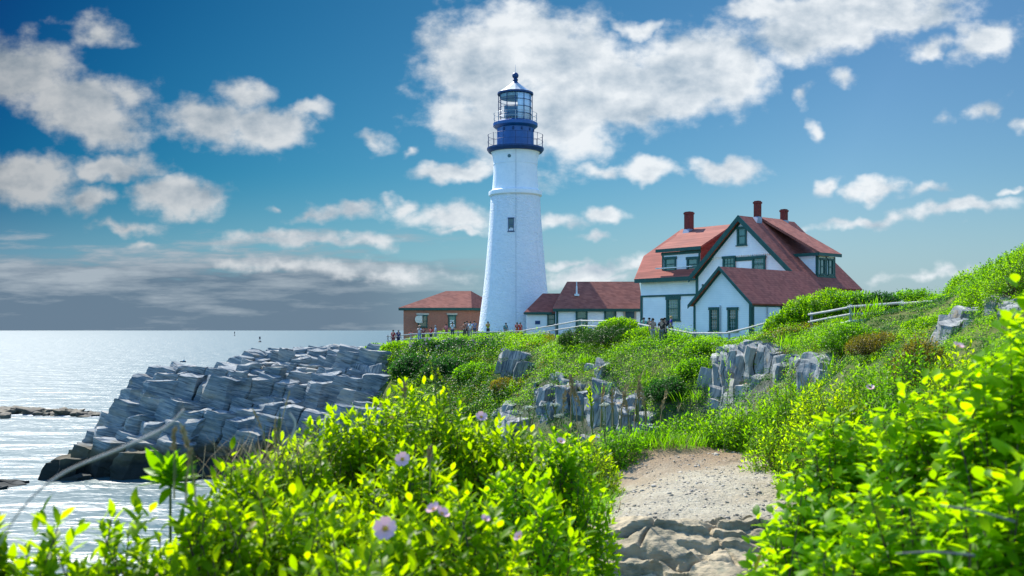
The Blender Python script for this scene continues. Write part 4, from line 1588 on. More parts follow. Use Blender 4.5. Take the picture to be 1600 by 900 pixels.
outcrop('weathered grey rock split by a crack right of the hillside fence', [(1450, 530), (1470, 512), (1486, 482), (1500, 476), (1522, 482), (1532, 500)], 27, steps=4, front=3.2, decl=.15, depth=5, drop=1.1, jump=.5, cell=(1.1, .9), run=1.9)
outcrop('squared grey rock pillar with an orange lichen streak at the right edge', [(1538, 462), (1552, 459), (1575, 462), (1600, 466), (1625, 470)], 28, steps=3.5, front=3.0, decl=.1, depth=6, drop=1.4, jump=.3, lean=(0, 0), cell=(1.5, 1.0), run=2.2)
outcrop('low grey rock showing through the growth under the hillside fence', [(1388, 540), (1400, 531), (1416, 534), (1424, 544)], 29, steps=1, drop=.6)
outcrop('small pale rock on the cliff top just under the dark juniper', [(912, 566), (922, 559), (940, 560), (950, 568)], 30, steps=1, drop=.6)
# little concrete retaining wall
mb = MB()
a, b = pt(1072, 552, 63), pt(1132, 551, 60)
nn = np.array((b[1] - a[1], -(b[0] - a[0]), 0))
nn /= np.linalg.norm(nn)
mb.prism([a, b, b - (0, 0, 1.4), a - (0, 0, 1.4)], -nn * .3)
tag(mb.build('retaining_wall', M_CREAM, None, tuple(a)), 'low beige concrete wall between the grassy cliff top and tall slabs', 'wall')

# ------------------------------------------------------------------ sandy path and its ledge of rock
def sand_extra(t, tcn, col):
    g = t.n('ShaderNodeNewGeometry')
    p = g.outputs['Position']
    big_ = t.noise(p, .9, 5, .6)
    col = t.mix(t.m('MULTIPLY', t.smooth(big_, .45, .65), .4), col, (0.33, 0.25, 0.15))
    gr_ = t.noise(p, 38, 4, .7)
    col = t.mix(t.m('MULTIPLY', t.smooth(gr_, .56, .66), .75), col, (0.15, 0.13, 0.11))
    gr2 = t.noise(p, 23, 4, .7)
    col = t.mix(t.m('MULTIPLY', t.smooth(gr2, .58, .66), .6), col, (0.60, 0.57, 0.48))
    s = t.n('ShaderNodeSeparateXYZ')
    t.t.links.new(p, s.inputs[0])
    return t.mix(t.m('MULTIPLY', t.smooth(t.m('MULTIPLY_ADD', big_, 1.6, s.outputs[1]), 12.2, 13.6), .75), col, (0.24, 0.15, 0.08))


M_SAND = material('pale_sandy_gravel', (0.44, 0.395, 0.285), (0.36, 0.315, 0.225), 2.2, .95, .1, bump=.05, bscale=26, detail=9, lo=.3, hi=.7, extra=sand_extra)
_pe = [(6.2, 0.1, 3.2), (7.2, .55, 2.45), (8.5, .62, 2.7), (10, .8, 3.3), (12, 1.05, 3.7), (13.6, 1.2, 3.85), (14.6, 1.3, 3.9), (15.6, 1.5, 3.7)]
px_, pl_, pr_ = np.array(_pe).T
ys = np.arange(7.75, 13.75, .05)
nxp = 60
PV = []
for y in ys:
    l, rr_ = np.interp(y, px_, pl_) - .5, np.interp(y, px_, pr_) + .8
    PV.append(np.stack([np.linspace(l, rr_, nxp), np.full(nxp, y)], -1))
PV = np.array(PV)
zz = hz(PV[..., 0], PV[..., 1], detail=False)
P3 = np.concatenate([PV, zz[..., None]], -1)
P3[..., 2] += .06 + .07 * vnoise(P3, .8, 4) + .045 * vnoise(P3, 3.1, 4)
idx = np.arange(len(ys) * nxp).reshape(len(ys), nxp)
Fq = np.stack([idx[:-1, :-1], idx[:-1, 1:], idx[1:, 1:], idx[1:, :-1]], -1).reshape(-1, 4)
tag(mesh_obj('path', P3.reshape(-1, 3), Fq, M_SAND, smooth=180), kind='structure', label='pale worn sandy path between the bushes', cat='path')
# stones and twigs on the path
M_PEB = material('grey_brown_pebble', (0.40, 0.36, 0.29), (0.24, 0.21, 0.17), 3, .9, .2)
rp = np.random.RandomState(4)
V, Fs, k = [], [], 0
base = CUBE_V[np.all(np.abs(np.abs(CUBE_V) - .5) < 1e-6, 1)]
c8 = np.array([(-1, -1, -1), (1, -1, -1), (1, 1, -1), (-1, 1, -1), (-1, -1, 1), (1, -1, 1), (1, 1, 1), (-1, 1, 1)]) * .5
f8 = np.array([(3, 2, 1, 0), (4, 5, 6, 7), (0, 1, 5, 4), (1, 2, 6, 5), (2, 3, 7, 6), (3, 0, 4, 7)])
for i in range(1900):
    y = rp.uniform(7.9, 13.6)
    x = rp.uniform(np.interp(y, px_, pl_) - .2, np.interp(y, px_, pr_) + .3)
    s = abs(rp.normal(0, .0085)) + .005
    z = float(np.interp(y, ys, P3[:, 30, 2]))
    iy, ix = np.argmin(abs(ys - y)), np.argmin(abs(PV[np.argmin(abs(ys - y)), :, 0] - x))
    z = P3[iy, ix, 2]
    rot = rotm(rp.uniform(-.3, .3), rp.uniform(-.3, .3), rp.uniform(0, 6))
    V.append(((c8 + rp.uniform(-.15, .15, (8, 3))) * (s * rp.uniform(.8, 1.8), s, s * .6)) @ rot.T + (x, y, z + s * .1))
    Fs.append(f8 + k)
    k += 8
tag(mesh_obj('gravel', np.concatenate(V), np.concatenate(Fs), M_PEB), kind='stuff', label='loose small stones scattered over the sandy path', cat='gravel')

M_LEDGE = material('tan_layered_ledge_rock', (0.19, 0.165, 0.105), (0.40, 0.325, 0.205), 2.6, .9, .2, bump=.03, bscale=9, stretch=(1, 1, 3), extra=lambda t, tcn, col: t.mix(t.m('MULTIPLY', t.smooth(t.noise(tcn.outputs['Object'], 5, 5, .6), .55, .7), .7), col, (0.10, 0.12, 0.085)))
# weathered ledge in front: thin warped sheets of rock, broken off one above the other, dark faces under pale edges
nxl, nyl = 230, 240
lx = np.linspace(.1, 2.7, nxl)
ly = np.linspace(5.2, 8.3, nyl)
LX, LY = np.meshgrid(lx, ly)
g3 = np.stack([LX, LY, np.zeros_like(LX)], -1)
dome = (LY - 5.75) / 2.1 + .34 * vnoise(g3, .7, 2) + .16 * vnoise(g3 + 9, 1.7, 3) - .10 * (LX - 1.35) ** 2
lev = np.clip(dome, 0, 1.03) * 9 + 2.2 * vnoise(g3 + 4, 1.0, 2) + .8 * vnoise(g3 + 2, 3.4, 2)
fr_ = lev - np.floor(lev)
amp = np.clip(.75 + 1.1 * vnoise(g3 + 21, 1.0, 2), .1, 1.3)          # some breaks are high, some die out
edge_ = np.clip((fr_ - .08) * (4.0 + 9.0 * np.clip(amp, 0, 1)), 0, 1)
LZ = 9.84 + np.clip(dome, 0, 1.03) * .68 + (edge_ - fr_) * .062 * amp + .06 * vnoise(g3, 2.0, 4) + .034 * vnoise(g3, 6, 4) + .014 * vnoise(g3, 24, 2)
LZ = LZ - .045 * amp * np.exp(-((fr_ - .05) / .04) ** 2) - .05 * np.exp(-((vnoise(g3 + 40, 1.6, 2)) / .035) ** 2) - .5 * np.clip(np.abs(LX - 1.35) - 1.0, 0, 1) - .5 * np.clip((LY - 7.85) / .5, 0, 1)
idx = np.arange(nxl * nyl).reshape(nyl, nxl)
Fq = np.stack([idx[:-1, :-1], idx[:-1, 1:], idx[1:, 1:], idx[1:, :-1]], -1).reshape(-1, 4)
tag(mesh_obj('rock_ledge', np.stack([LX, LY, LZ], -1).reshape(-1, 3), Fq, M_LEDGE, origin=(1.35, 6.8, 10.3), smooth=40), 'tan layered rock ledge at the near end of the sandy path', 'rock')

# ------------------------------------------------------------------ foliage builders
def leaf_template(lod, width=.36, fold=.18, droop=.25):
    """leaf of length 1 along +y, upper side +z"""
    if lod == 0:
        rows = [(.0, .0), (.22, .72), (.48, 1.0), (.76, .68)]
        V = [(0, 0, 0)]
        for y, k in rows[1:]:
            h = width * k / 2
            z = -droop * y * y
            V += [(-h, y, z + fold * h), (0, y, z), (h, y, z + fold * h)]
        V.append((0, 1, -droop))
        Fs = [(0, 2, 1, 1), (0, 3, 2, 2)]
        T = []
        for a, b in ((1, 4), (4, 7)):
            T += [(a, a + 1, b + 1, b), (a + 1, a + 2, b + 2, b + 1)]
        tris = [(0, 2, 1), (0, 3, 2), (7, 8, 10), (8, 9, 10)]
        for q in T:
            tris += [(q[0], q[1], q[2]), (q[0], q[2], q[3])]
        return np.array(V, float), np.array(tris)
    if lod == 1:
        h = width / 2
        V = [(0, 0, 0), (-h, .45, fold * h - droop * .2), (0, .5, -droop * .25), (h, .45, fold * h - droop * .2), (0, 1, -droop)]
        return np.array(V, float), np.array([(0, 2, 1), (0, 3, 2), (1, 2, 4), (2, 3, 4)])
    h = width / 2
    V = [(0, 0, 0), (-h, .45, fold * h), (h, .45, fold * h), (0, 1, -droop)]
    return np.array(V, float), np.array([(0, 2, 1), (1, 2, 3)])


def frames(dirs, ups):
    """rotation matrices whose y axis is dirs and z axis is as close to ups as possible"""
    y = dirs / np.linalg.norm(dirs, axis=1, keepdims=True)
    x = np.cross(y, ups)
    n = np.linalg.norm(x, axis=1, keepdims=True)
    bad = n[:, 0] < 1e-3
    if bad.any():
        x[bad] = np.cross(y[bad], np.array((1.0, .3, .2)))
        n = np.linalg.norm(x, axis=1, keepdims=True)
    x /= n
    z = np.cross(x, y)
    return np.stack([x, y, z], -1)


def place(T, base, R, size):
    """instances of a template: (n, k, 3)"""
    V, tri = T
    n = len(base)
    P = np.einsum('nij,kj->nki', R, V) * np.asarray(size).reshape(-1, 1, 1) + base[:, None, :]
    k = len(V)
    Fx = (tri[None] + (np.arange(n) * k)[:, None, None]).reshape(-1, 3)
    return P.reshape(-1, 3), Fx


def shoots(rs, base, direc, length, nl, leaf, lod, width, up_lo=20, up_hi=65, two_rank=False, t0=.12, rosette=True, lvar=.40):
    """leaves set along shoots; base, direc (n,3), length (n,)"""
    n = len(base)
    d = direc / np.linalg.norm(direc, axis=1, keepdims=True)
    t = np.linspace(t0, 1.0, nl)[None, :] + rs.uniform(-.03, .03, (n, nl))
    pos = base[:, None] + d[:, None] * (t * length[:, None])[..., None]
    ref = np.where(np.abs(d[:, 2:3]) < .9, np.array([[0, 0, 1.0]]), np.array([[1.0, 0, 0]]))
    s = np.cross(d, ref)
    s /= np.linalg.norm(s, axis=1, keepdims=True)
    q = np.cross(d, s)
    if two_rank:
        az = (np.arange(nl) % 2 * math.pi)[None] + rs.uniform(-.5, .5, (n, nl))
    else:
        az = (np.arange(nl) * 2.39996)[None] + rs.uniform(0, 6.28, (n, 1)) + rs.uniform(-.3, .3, (n, nl))
    el = np.radians(up_lo + (up_hi - up_lo) * t ** 2 + rs.uniform(-12, 12, (n, nl)))
    rad = np.cos(az)[..., None] * s[:, None] + np.sin(az)[..., None] * q[:, None]
    ld = rad * np.cos(el)[..., None] + d[:, None] * np.sin(el)[..., None]
    ups = d[:, None] * np.cos(el)[..., None] - rad * np.sin(el)[..., None] + rs.uniform(-.3, .3, (n, nl, 3))
    sz = leaf * (1 - lvar + 2 * lvar * rs.rand(n, nl)) * (1.0 - .35 * np.abs(t - .55))
    R = frames(ld.reshape(-1, 3), ups.reshape(-1, 3))
    return place(leaf_template(lod, width), pos.reshape(-1, 3), R, sz.reshape(-1))


def stem_mesh(rs, A, B, r0, r1, n=3):
    """three-sided twigs from A to B"""
    d = B - A
    d = d / np.linalg.norm(d, axis=1, keepdims=True)
    ref = np.where(np.abs(d[:, 2:3]) < .9, np.array([[0, 0, 1.0]]), np.array([[1.0, 0, 0]]))
    s = np.cross(d, ref)
    s /= np.linalg.norm(s, axis=1, keepdims=True)
    q = np.cross(d, s)
    V = []
    for P, r in ((A, r0), (B, r1)):
        for k in range(n):
            a = 2 * math.pi * k / n
            V.append(P + r * (math.cos(a) * s + math.sin(a) * q))
    V = np.stack(V, 1)
    m = len(A)
    f = np.array([(k, (k + 1) % n, n + (k + 1) % n, n + k) for k in range(n)])
    return V.reshape(-1, 3), (f[None] + (np.arange(m) * 2 * n)[:, None, None]).reshape(-1, 4)


def shrub(name, label, cat, c, rx, ry, rz, rs, nshoot, leaf, nl, lod, width, mat, stem_mat, slen=.3, group=None, two_rank=False, lobes=14, upward=.9, up_lo=15, up_hi=65, view=True, fill=.35, stem_r=.006):
    """a shrub on the ground at c: foliage carried on shoots all over a lumpy dome, on branching stems"""
    c = np.asarray(c, float)
    root = empty(name, c, label, cat, group)
    # lumps
    la = rs.uniform(0, 2 * math.pi, lobes)
    le = np.arcsin(rs.uniform(.05, 1.0, lobes))
    ld = np.stack([np.cos(la) * np.cos(le), np.sin(la) * np.cos(le), np.sin(le)], -1)
    lh = rs.uniform(-.17, .15, lobes)
    a = rs.uniform(0, 2 * math.pi, nshoot)
    e = np.arcsin(rs.uniform(-.15, 1.0, nshoot))
    d = np.stack([np.cos(a) * np.cos(e), np.sin(a) * np.cos(e), np.sin(e)], -1)
    if view:      # fewer shoots on the far side
        keep = (d[:, 1] < .35) | (rs.rand(nshoot) < .55)
        d = d[keep]
    n = len(d)
    w_ = np.exp(8 * (d @ ld.T - 1))
    bump = 1 + (w_ * lh).sum(1) / (w_.sum(1) + .3)
    inner = rs.rand(n) < fill
    depth = np.where(inner, rs.uniform(.45, .85, n), rs.uniform(.86, 1.0, n)) * bump
    ctr = c + np.array((0, 0, rz * .25))
    S = np.array((rx, ry, rz * .75)) * 1.07
    tip = ctr + d * S * depth[:, None]
    dirn = d * np.array((1, 1, .8)) * .75 + np.array((0, 0, upward)) + rs.normal(0, .22, (n, 3))
    dirn /= np.linalg.norm(dirn, axis=1, keepdims=True)
    L = slen * rs.uniform(.7, 1.25, n)
    base = tip - dirn * L[:, None]
    V, Fx = shoots(rs, base, dirn, L, nl, leaf, lod, width, up_lo, up_hi, two_rank)
    zmin = c[2] + .02
    mesh_obj('foliage', V, Fx, mat, root, c)
    nb = min(n, 260)
    ii = rs.permutation(n)[:nb]
    tw = base[ii] + dirn[ii] * L[ii, None] * .95
    A1, B1 = base[ii] - dirn[ii] * .02, tw
    root_p = c + np.stack([rs.normal(0, rx * .16, nb), rs.normal(0, ry * .16, nb), np.zeros(nb)], -1)
    V1, F1 = stem_mesh(rs, A1, B1, stem_r * .55, stem_r * .3)
    mid = root_p * .35 + base[ii] * .65 + np.array((0, 0, rz * .06))
    V2, F2 = stem_mesh(rs, root_p, mid, stem_r * 1.4, stem_r)
    V3, F3 = stem_mesh(rs, mid, A1, stem_r, stem_r * .55)
    mesh_obj('stems', np.concatenate([V1, V2, V3]), np.concatenate([F1, F2 + len(V1), F3 + len(V1) + len(V2)]), stem_mat, root, c)
    return root, (ctr, S)


M_LEAF_Y = leaf_material('rose_leaf_yellow_green', (0.12, 0.25, 0.001), (0.52, 0.86, 0.001), yellow=(0.22, 0.34, 0.001), tw=.58, dead=.985)
M_LEAF_G = leaf_material('broad_leaf_green', (0.085, 0.27, 0.001), (0.48, 0.90, 0.002), yellow=(0.20, 0.37, 0.001), tw=.60, dead=.99)
M_LEAF_M = leaf_material('weed_leaf_green', (0.045, 0.17, 0.001), (0.24, 0.66, 0.002), yellow=(0.12, 0.25, 0.002), tw=.52)
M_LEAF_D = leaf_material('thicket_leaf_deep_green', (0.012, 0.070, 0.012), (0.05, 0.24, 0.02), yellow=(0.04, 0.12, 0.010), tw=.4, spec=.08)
M_LEAF_B = leaf_material('bright_scrub_leaf', (0.07, 0.21, 0.001), (0.33, 0.75, 0.001), yellow=(0.16, 0.31, 0.001), tw=.52)
M_LEAF_O = leaf_material('olive_dry_leaf', (0.095, 0.115, 0.006), (0.30, 0.31, 0.010), yellow=(0.22, 0.15, 0.010), tw=.4)
M_LEAF_J = leaf_material('juniper_needle', (0.012, 0.070, 0.005), (0.04, 0.15, 0.006), yellow=(0.05, 0.13, 0.005), tw=.3, spec=.08)
M_STEM = material('brown_twig', (0.09, 0.055, 0.035), (0.14, 0.10, 0.07), 8, .8, .2)
M_STEMG = material('green_stem', (0.08, 0.13, 0.02), (0.12, 0.13, 0.04), 8, .7, .2)
M_GREYTWIG = material('grey_bare_twig', (0.22, 0.21, 0.20), (0.15, 0.14, 0.13), 8, .85, .2)
M_STRAW = material('dry_straw', (0.42, 0.30, 0.13), (0.30, 0.21, 0.10), 6, .8, .2)
M_STRAWP = material('pale_dry_stalk', (0.46, 0.40, 0.33), (0.36, 0.31, 0.25), 6, .8, .2)

# ------------------------------------------------------------------ far scrub: carpets of leaves that hug the ground


def visible(px, lo=-60, hi=1660):
    return (px > lo) & (px < hi)


def carpet(name, label, mat, polys, per_m2, leaf, mound, seed, lod=2, width=.5, mask=None, clump=.62, nper=34):
    """leaf clumps on the ground inside regions given by bearing column and distance: (px0, px1, d0, d1)"""
    rs = np.random.RandomState(seed)
    Ps = []
    for px0, px1, d0, d1 in polys:
        area = (px1 - px0) / F * (d1 * d1 - d0 * d0) / 2
        n = int(area * per_m2 * np.clip(65.0 / ((d0 + d1) / 2), .7, 4.0) ** 1.3)
        d = np.sqrt(rs.uniform(d0 * d0, d1 * d1, n))
        px = rs.uniform(px0, px1, n)
        Ps.append(np.stack([gx(px, d), d], -1))
    P = np.concatenate(Ps)
    if mask is not None:
        P = P[mask(P[:, 0], P[:, 1], rs)]
    z = hz(P[:, 0], P[:, 1])
    ok = z > 2.4
    P, z = P[ok], z[ok]
    ks = np.clip(P[:, 1] / 65, .45, 1.3)
    h = mound * ks * np.clip(.55 + .9 * vnoise(v3(P[:, 0], P[:, 1]), .45, 3) + rs.uniform(-.15, .25, len(P)), .12, 1.6)
    R = clump * rs.uniform(.7, 1.3, len(P)) * ks
    return clumps(name, label, mat, np.stack([P[:, 0], P[:, 1], z], -1), R, h, leaf, rs, nper, lod, width)


def clumps(name, label, mat, C, R, h, leaf, rs, nper=34, lod=2, width=.5):
    n = len(C)
    P = C
    a = rs.uniform(0, 6.283, (n, nper))
    e = np.arcsin(rs.uniform(.0, 1, (n, nper)))
    dd = np.stack([np.cos(a) * np.cos(e), np.sin(a) * np.cos(e), np.sin(e)], -1)
    rr = rs.uniform(.6, 1.08, (n, nper, 1))
    pos = C[:, None] + dd * rr * np.stack([R, R, h], -1)[:, None]
    ld = rs.normal(0, .6, dd.shape) + np.array((0, 0, .45)) + dd * .25
    up = dd + np.array((0, 0, .35)) + rs.normal(0, .28, dd.shape)
    Rm = frames((ld - up * ((ld * up).sum(-1) / (up * up).sum(-1))[..., None] * .8).reshape(-1, 3), up.reshape(-1, 3))
    # leaf size grows with distance so that far leaves are still leaf clusters, never dust
    dist = np.repeat(P[:, 1], nper)
    sz = leaf * rs.uniform(.6, 1.3, n * nper) * np.clip(dist / 70, .42, 1.6)
    V, Fx = place(leaf_template(lod, width, .2, .15), pos.reshape(-1, 3), Rm, sz)
    o = mesh_obj(name, V, Fx, mat, origin=(float(C[0, 0]), float(C[0, 1]), float(C[0, 2])))
    return tag(o, label, None, kind='stuff')


def nb_(x, y, s, off=0):
    return vnoise(np.stack([np.asarray(x) + off, np.asarray(y), np.zeros_like(np.asarray(x)) + off], -1), s, 3)


def rocks_clear(x, y):
    """True away from the bare rock faces"""
    px = 800 + F * x / y
    ok = np.ones(len(x), bool)
    for x0, x1, A, fwd, bk in ROCK_ZONES:
        d = np.polyval(A, px)
        ok &= ~((px > x0) & (px < x1) & (y > d - fwd * 1.35) & (y < d + bk * .35))
    return ok


def slope_mask(prob, thr=None, s=.2, off=0):
    def fn(x, y, rs):
        k = rocks_clear(x, y) & (rs.rand(len(x)) < prob)
        pxx = 800 + F * x / y
        k &= ~((pxx > 1316) & (pxx < 1500) & (y > 37) & (y < 52.5) & (rs.rand(len(x)) < .9))     # mown strip by the hillside fence
        if thr is not None:
            k &= nb_(x, y, s, off) > thr
        return k
    return fn


CLIFF = [(616, 850, 72, 101), (850, 1000, 58, 84), (1000, 1120, 46, 71), (1120, 1260, 38, 63), (1260, 1320, 24, 54), (1320, 1500, 20, 47), (1500, 1700, 16, 44)]
carpet('scrub', 'bright green scrub covering the cliff top and slopes below the fences', M_LEAF_B, CLIFF, 4.6, .125, 1.1, 31, mask=slope_mask(.95, -.06, .2, 5))
carpet('scrub', 'deeper green scrub in patches over the cliff slopes', M_LEAF_M, CLIFF, 4.4, .125, .85, 32, mask=slope_mask(.95, -.30, .18, 40))
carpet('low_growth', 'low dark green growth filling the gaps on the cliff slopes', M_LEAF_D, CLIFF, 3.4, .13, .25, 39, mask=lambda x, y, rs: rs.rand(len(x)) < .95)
carpet('dry_scrub', 'olive and rust coloured dry growth among the green on the slopes', M_LEAF_O, [(690, 860, 76, 100), (1150, 1300, 42, 60), (1260, 1460, 26, 47)], 4.0, .14, .6, 33, mask=slope_mask(.9, .02, .22, 77))
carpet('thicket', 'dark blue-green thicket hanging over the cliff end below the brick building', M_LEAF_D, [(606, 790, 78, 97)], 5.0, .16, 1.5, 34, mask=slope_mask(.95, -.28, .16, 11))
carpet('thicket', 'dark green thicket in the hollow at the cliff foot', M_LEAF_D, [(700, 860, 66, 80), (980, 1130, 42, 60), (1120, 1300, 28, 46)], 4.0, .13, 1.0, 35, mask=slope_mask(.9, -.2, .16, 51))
carpet('scrub', 'leafy scrub along the hill crest against the sky at the right', M_LEAF_M, [(1300, 1480, 53, 62), (1450, 1700, 34, 56)], 6.0, .13, 1.1, 36, mask=slope_mask(.95, None))
carpet('scrub', 'leafy growth on the near slope right of the path, beyond the broad-leaved bushes', M_LEAF_M, [(1500, 2300, 9, 20), (1640, 2300, 20, 36), (2300, 3600, 5, 14)], 1.3, .2, .8, 44, nper=26)
carpet('lawn', 'rough grass round the lighthouse and the house', M_LEAF_M, [(600, 1010, 100, 132), (960, 1200, 66, 90)], 3.0, .13, .16, 37, mask=lambda x, y, rs: np.hypot(x - TC[0], y - TC[1]) > 4.8, nper=14)
carpet('scrub', 'green growth on the hidden bank beyond the path', M_LEAF_M, [(560, 1300, 17, 46)], 1.0, .2, .6, 38, mask=slope_mask(.9), nper=18)

# growth that hangs over the top edge of every rock face and crowds its foot
rs = np.random.RandomState(71)
EC, FC = [], []
for line, A, sc_, fr_, st_ in ROCK_LINES:
    n = int((line[-1, 0] - line[0, 0]) * .36 / max(sc_, .5))
    px = rs.uniform(line[0, 0] - 3, line[-1, 0] + 3, n)
    d = np.polyval(A, px)
    zt = gz(np.interp(px, line[:, 0], line[:, 1]), d)
    hang = rs.rand(n) < .28
    y = d + np.where(hang, -rs.uniform(.2, 1.0, n) * fr_, rs.uniform(-.3, 1.6, n))
    z = np.where(hang, np.minimum(zt, hz(gx(px, y), y) + 1.0) - rs.uniform(0, .5, n), np.maximum(zt - .25, hz(gx(px, y), y)))
    EC.append(np.stack([gx(px, y), y, z], -1))
    px = rs.uniform(line[0, 0] - 8, line[-1, 0] + 8, n)
    d = np.polyval(A, px)
    y = d - st_ - rs.uniform(-.6, 1.0, n)
    FC.append(np.stack([gx(px, y), y, hz(gx(px, y), y)], -1))
EC, FC = np.concatenate(EC), np.concatenate(FC)
ks = np.clip(EC[:, 1] / 65, .35, 1.3)
clumps('overhanging_growth', 'green growth spilling over the top edges of the rock faces', M_LEAF_B, EC, .5 * ks * rs.uniform(.6, 1.3, len(EC)), .42 * ks * rs.uniform(.5, 1.4, len(EC)), .115, rs, 30)
ks = np.clip(FC[:, 1] / 65, .35, 1.3)
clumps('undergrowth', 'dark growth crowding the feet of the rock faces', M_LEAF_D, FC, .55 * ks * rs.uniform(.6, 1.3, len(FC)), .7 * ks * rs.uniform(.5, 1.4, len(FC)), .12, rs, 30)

# individual shrubs further off: (bearing column, row of the top, distance, width m, height m, kind, label)
FAR = [
    (960, 508, 73, 5.2, 1.5, 'J', 'dark spreading juniper on the cliff top below the rail fence'),
    (905, 513, 77, 3.2, 1.3, 'J', 'smaller dark juniper at the left end of the spreading juniper'),
    (968, 496, 76, 3.4, 1.6, 'B', 'bright green rounded shrub hiding the foot of the low white link building'),
    (1010, 512, 71, 3.2, 1.4, 'B', 'bright green shrub at the left end of the house fence'),
    (1066, 527, 66, 3.0, 1.0, 'M', 'low green shrub in front of the house fence, under the tall house window'),
    (1105, 533, 64, 2.8, .9, 'M', 'low green shrub in front of the white annex gable'),
    (588, 537, 104, 3.0, 1.4, 'B', 'leftmost bright shrub at the cliff end, beside the bare slabs'),
    (625, 534, 104, 4.0, 1.6, 'B', 'bright green shrub below the two visitors at the fence end'),
    (672, 531, 103, 4.2, 1.9, 'P', 'dark rose thicket with pink blooms left below the brick building'),
    (716, 530, 102, 4.0, 2.0, 'P', 'dark rose thicket with pink blooms right below the brick building'),
    (758, 531, 101, 3.6, 1.9, 'P', 'dark rose thicket with pink blooms at the foot of the tower'),
    (648, 556, 97, 4.4, 2.4, 'D', 'dark shaded bush beside the blue-grey slabs at the cliff end'),
    (700, 560, 96, 4.6, 2.4, 'D', 'dark shaded bush hanging below the pink rose thickets'),
    (744, 566, 93, 4.0, 2.0, 'M', 'mid green bush left of the pale boulders under the lighthouse'),
    (1262, 462, 58, 3.0, 1.7, 'B', 'bright bush rising in front of the annex roof end'),
    (1300, 452, 57, 3.2, 1.9, 'B', 'tall bright bush covering the lower right corner of the house'),
    (1225, 488, 58, 2.4, 1.1, 'B', 'bright bush by the climbing fence under the annex side wall'),
    (1342, 456, 56, 3.0, 1.6, 'M', 'green bush behind the left end of the hillside fence'),
    (1372, 458, 55, 2.6, 1.6, 'D', 'dark bush on the skyline above the hillside fence'),
    (1425, 452, 56, 3.0, 1.7, 'M', 'green bush on the skyline above the right end of the hillside fence'),
    (1520, 430, 46, 2.4, 1.7, 'M', 'green bush on the rising skyline left of the tall skyline bushes'),
    (1535, 418, 43, 2.8, 1.9, 'B', 'light green bush on the skyline below the tallest bush'),
    (1580, 396, 40, 2.8, 2.2, 'M', 'tall green bush where the skyline leaves the picture'),
    (1610, 384, 39, 2.8, 2.4, 'B', 'tallest skyline bush, cut by the right edge'),
    (1560, 440, 34, 2.6, 1.3, 'B', 'bright bush above the squared rock pillar'),
    (1455, 497, 42, 2.0, .5, 'B', 'bright low bush at the right end of the hillside fence'),
    (1437, 530, 26, 1.5, 1.1, 'O', 'rounded yellow-olive bush below the hillside fence'),
    (1375, 520, 36, 2.4, .9, 'O', 'rust-tinged low bush under the middle of the hillside fence'),
    (1330, 505, 43, 2.6, .9, 'M', 'low green bush under the left end of the hillside fence'),
    (1050, 590, 60, 3.0, 1.5, 'D', 'dark bush in the hollow right of the dark cliff face'),
    (1090, 560, 62, 2.6, 1.3, 'M', 'mid green bush under the beige retaining wall'),
    (800, 590, 80, 3.4, 1.2, 'O', 'olive bush below the pale boulders under the lighthouse'),
]
KINDS = {'J': (M_LEAF_J, .15, .28), 'B': (M_LEAF_B, .15, .5), 'M': (M_LEAF_M, .15, .5), 'D': (M_LEAF_D, .16, .5), 'P': (M_LEAF_D, .15, .5), 'O': (M_LEAF_O, .14, .45)}
M_PINKFAR = material('pink_rose_bloom', (0.62, 0.34, 0.36), (0.70, 0.46, 0.46), 3, .7, .2)
rs = np.random.RandomState(91)
for px, py, d, wid, hgt, kind, label in FAR:
    x = gx(px, d)
    ztop = gz(py, d)
    zg = float(hz(x, d))
    if zg > ztop - .35 * hgt:
        d2 = surf_d(px, py + .55 * hgt * F / d)
        if d2 is not None:
            d, x = d2, gx(px, d2)
            ztop, zg = gz(py, d), float(hz(x, d))
    h = float(np.clip(ztop - zg + .1, hgt * .8, hgt * 1.6))
    m_, lf, wd = KINDS[kind]
    k = np.clip(d / 75, .45, 1.4)
    area = wid * wid * 2 + wid * h * 2
    ns = int(np.clip(area * 26 / k ** 1.3, 140, 900))
    root, dome = shrub('juniper' if kind == 'J' else 'shrub', label, 'shrub', (x, d, ztop - h), wid / 2, wid / 2, h, rs, ns, lf * k * 1.25, 9, 2, wd, m_, M_STEM, view=False, slen=.42 * k + .1, upward=.25 if kind == 'J' else .7, lobes=18, stem_r=.012, fill=.3)
    if kind == 'P':
        ctr, S = dome
        for q in range(11):
            a, e = rs.uniform(math.pi, 2 * math.pi), rs.uniform(.1, 1.3)
            p = ctr + np.array((math.cos(a) * math.cos(e), math.sin(a) * math.cos(e), math.sin(e))) * S * 1.06
            mb = MB()
            for j in range(5):
                b = j * 1.257
                o_ = np.array((math.cos(b) * .06, -.03, math.sin(b) * .06))
                mb.ball(p + o_, (.05, .03, .05), 6, 4)
            mb.build('flower', M_PINKFAR, root, tuple(ctr - np.array((0, 0, h * .25))))

# ------------------------------------------------------------------ fences
M_WOODF = material('weathered_fence_wood', (0.54, 0.52, 0.47), (0.42, 0.40, 0.37), 3, .85, .2, stretch=(1, 1, 1))
M_POST = material('grey_fence_post', (0.30, 0.31, 0.31), (0.22, 0.23, 0.23), 3, .85, .2)


